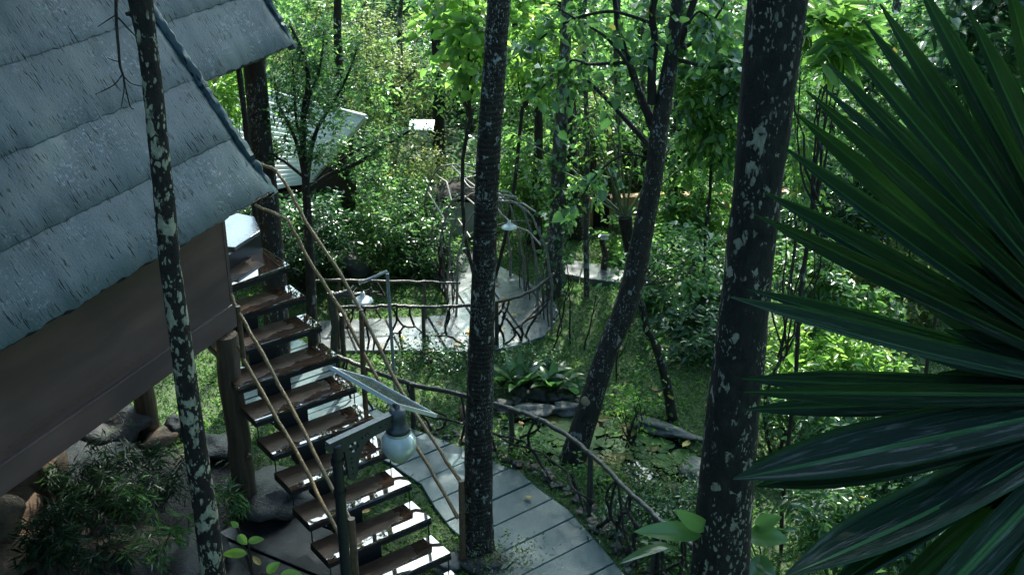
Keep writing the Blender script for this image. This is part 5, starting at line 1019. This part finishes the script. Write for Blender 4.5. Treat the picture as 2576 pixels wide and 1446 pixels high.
# bright young plant bottom left of the stairs
bp = U(640, 1470); L_ = []
for (x0, y0, x1, y1, w, tn) in [(622, 1392, 556, 1388, .05, .9), (598, 1345, 622, 1368, .045, .7), (624, 1362, 662, 1352, .04, .85), (672, 1440, 700, 1412, .05, .9), (705, 1446, 758, 1440, .05, .8), (600, 1325, 580, 1310, .03, .6)]:
    a, c = Q(x0, y0, 9.2), Q(x1, y1, 9.2); L_.append((a, c - a, np.array([0, -.55, .8]), np.linalg.norm(c - a), w * 1.6, tn))
leafplant('young_plant', 'young plant with glowing light green leaves at the bottom left of the stairs', bp, L_, 'lime')
bp = U(1760, 1560); L_ = []
for (x0, y0, x1, y1, w, tn) in [(1765, 1345, 1590, 1318, .22, .8), (1690, 1372, 1545, 1392, .13, .4), (1780, 1330, 1700, 1290, .18, .75), (1720, 1400, 1640, 1330, .12, .5)]:
    a, c = Q(x0, y0, 7.6), Q(x1, y1, 7.4); L_.append((a, c - a, np.array([0, -.5, .8]) + r3.normal(0, .25, 3), np.linalg.norm(c - a) * .85, w * .62, tn * .8))
leafplant('broadleaf_plant', 'plant with large drooping lime leaves left of the thickest trunk', bp, L_, 'mid')
bp = U(1930, 1500); L_ = []
for (x0, y0, x1, y1, w, tn) in [(1880, 1345, 2000, 1350, .26, .75), (1900, 1330, 1965, 1290, .2, .7), (1930, 1400, 1870, 1460, .2, .6), (1870, 1370, 1850, 1450, .18, .5), (1900, 1400, 1960, 1450, .16, .4)]:
    a, c = Q(x0, y0, 7.9), Q(x1, y1, 7.7); L_.append((a, c - a, np.array([0, -.55, .8]) + r3.normal(0, .25, 3), np.linalg.norm(c - a) * .8, w * .62, tn * .7))
leafplant('broadleaf_plant', 'plant with large rounded olive leaves right of the thickest trunk', bp, L_, 'mid')
# dead stems on the right side of the far path
for k, (x, yb, x1, y1, lab) in enumerate([(1400, 850, 1440, 690, 'leaning bare stem right of the bend of the far path'), (1435, 870, 1425, 660, 'bare forked stem in the lawn right of the bend'), (1470, 880, 1500, 740, 'thin bare stem beside the slim pale trunk'), (1380, 900, 1400, 740, 'bare stem closest to the fence end at the bend'), (1550, 960, 1560, 860, 'short bare stem left of the leaf litter')]):
    p = U(x, yb); e = V(x1, y1, p[1]); r2 = np.random.default_rng(k); b = MB(); b.tube(bend(r2, p, e, 7, .05), [.012, .011, .010, .009, .008, .007, .005], 6); m1 = p * .4 + e * .6; b.tube(bend(r2, m1, m1 + np.array([.1, 0, .25]), 4, .1), [.007, .006, .005, .004], 5); tag(obj('bare_stem', b, M['bark_dark'], loc=p), lab, 'stem')
# hanging twig in front of the roof
b = MB(); Yt = 6.2
for D, a, c in [([(296, -120), (292, -10), (293, 60), (298, 120), (302, 165), (310, 190)], 9, 6), ([(310, 190), (318, 230), (328, 268), (338, 275)], 5, 2), ([(310, 190), (312, 225), (305, 270)], 4, 2), ([(309, 190), (330, 210), (360, 218)], 4, 2), ([(308, 188), (285, 215), (240, 238)], 4, 2), ([(298, 45), (325, 75), (345, 95)], 5, 3), ([(296, 35), (270, 52), (246, 68)], 4, 2), ([(300, 155), (285, 152), (270, 146)], 3, 2)]:
    P = smooth_line([V(x, y, Yt) for x, y in D], 4); b.tube(P, [(a + (c - a) * i / (len(P) - 1)) / 2 * 6.8 / FPX for i in range(len(P))], 6)
tag(obj('hanging_twig', b, M['bark_dark'], loc=V(296, -120, Yt)), 'bare thin twig hanging in front of the cabin roof left of the lichen spotted trunk', 'twig')

# ---------------------------------------------------------------- fan palm leaf in the right foreground
HUB = Q(2862, 992, 2.75); palm = thing('fan_palm', 'dark glossy fan palm with long pleated leaflets filling the right foreground', 'palm', (HUB[0] + .4, HUB[1] + .3, 0))
TIPS = [(2213, 11, 62, 2.55), (2172, 52, 58, 2.75), (2124, 100, 60, 2.5), (2081, 157, 52, 2.7), (2062, 215, 44, 2.85), (2028, 228, 60, 2.45), (2005, 287, 66, 2.65), (1965, 367, 58, 2.5), (2010, 400, 40, 2.9), (1920, 483, 64, 2.6), (1898, 539, 56, 2.42), (1880, 728, 46, 2.8), (1839, 748, 60, 2.4), (1865, 952, 58, 2.55), (1872, 986, 58, 2.42), (1868, 1030, 52, 2.6), (1845, 1204, 120, 2.42), (1890, 1165, 90, 2.5), (1905, 1222, 110, 2.55), (1972, 1450, 125, 2.4), (2060, 1500, 80, 2.5), (2150, 1600, 100, 2.6), (2240, 1640, 115, 2.42), (2360, 1700, 110, 2.55), (2480, 1720, 100, 2.4), (2600, 1740, 110, 2.45), (2750, 1760, 100, 2.5), (2363, 74, 62, 2.7), (2433, 22, 66, 2.5), (2300, -60, 60, 2.65), (2529, -70, 70, 2.45), (2620, -100, 66, 2.6), (2760, -120, 70, 2.5)]
NMAIN = len(TIPS); TS = sorted(TIPS, key=lambda q: math.atan2(q[1] - 992, q[0] - 2862) % (2 * math.pi))
for a, c in zip(TS[:-1], TS[1:]):
    for f, ln in ((.5, .5),) if math.hypot(a[0] - c[0], a[1] - c[1]) < 130 else ((.33, .5), (.67, .54)):
        x, y = a[0] * (1 - f) + c[0] * f, a[1] * (1 - f) + c[1] * f; TIPS.append((2862 + (x - 2862) * ln, 992 + (y - 992) * ln, 66, 2.75 + (2.58 - 2.75) * ln + .04))
r5 = np.random.default_rng(90); PQ = (-1, -.82, -.66, -.5, -.33, -.17, -.05, .05, .17, .33, .5, .66, .82, 1)
vd = nrm(HUB - C0)
for k, (x, y, w, t) in enumerate(TIPS):
    tip = Q(x, y, t); ax = tip - HUB; L = np.linalg.norm(ax); ax = ax / L; nb = -vd * .9 + UP * (.35 if y < 900 else .02) + r5.normal(0, .16, 3); s = nrm(np.cross(ax, nb)); nn = np.cross(s, ax)
    if np.dot(nn, -vd) < 0: nn = -nn
    W_ = (1. if k >= NMAIN else (1.04 if y < 900 else 1.18)) * w * t / FPX; b = MB(); rows = []; ti = []; bl = []; sag = r5.uniform(-.03, .03); tw_ = r5.uniform(-.35, .35); n_ = 26; side0 = s
    for i in range(n_ + 1):
        f = i / n_; prof_ = (.58 + .42 * math.sin(min(1, f / .62) * math.pi / 2) ** 1.1) * (1 if f < .62 else max(.0, (1 - ((f - .62) / .38) ** 2.6)))
        hw = max(.5 * W_ * prof_, .002); c = HUB + ax * L * f + nn * (sag * L * math.sin(math.pi * f) * 1.2) - UP * .05 * L * f ** 3 * 0
        th = tw_ * f; s2 = side0 * math.cos(th) + nn * math.sin(th); n2 = nn * math.cos(th) - side0 * math.sin(th); dep = hw * ((1.05 if y < 900 else .75) - .25 * f)
        rows.append([c + s2 * hw * q + n2 * (dep * (abs(q) - .5) + (.15 * hw if j % 2 else -.15 * hw)) for j, q in enumerate(PQ)]); ti += [.35 + .3 * ((k * 7) % 5) / 5 + (.75 if abs(q) < .1 else (.15 if abs(q) == 1 else 0)) for q in PQ]; bl += [(f + k * 1.37, q * .5 + k * 3.1, 0) for q in PQ]
    b.grid(rows); o = obj('leaflet', b, M['palm'], palm); a = o.data.attributes.new('tint', 'FLOAT', 'POINT'); a.data.foreach_set('value', np.array(ti, np.float32)); a = o.data.attributes.new('blade', 'FLOAT_VECTOR', 'POINT'); a.data.foreach_set('vector', np.array(bl, np.float32).ravel())
b = MB(); pb_ = np.array([HUB[0] + .4, HUB[1] + .3, 0.]); b.tube(smooth_line([HUB + np.array([-.03, 0, 0]), HUB + np.array([.16, .08, -.12]), HUB + np.array([.34, .25, -.9]), (pb_[0], pb_[1], HUB[2] - 1.8)], 6), .018, 8); obj('leaf_stalk', b, M['rail'], palm)
b = MB(); b.tube([pb_, pb_ + UP * 1.5, (pb_[0], pb_[1], HUB[2] - 1.6)], [.11, .1, .09], 12, jit=.06, rng=r5); obj('trunk', b, M['bark_dark'], palm)
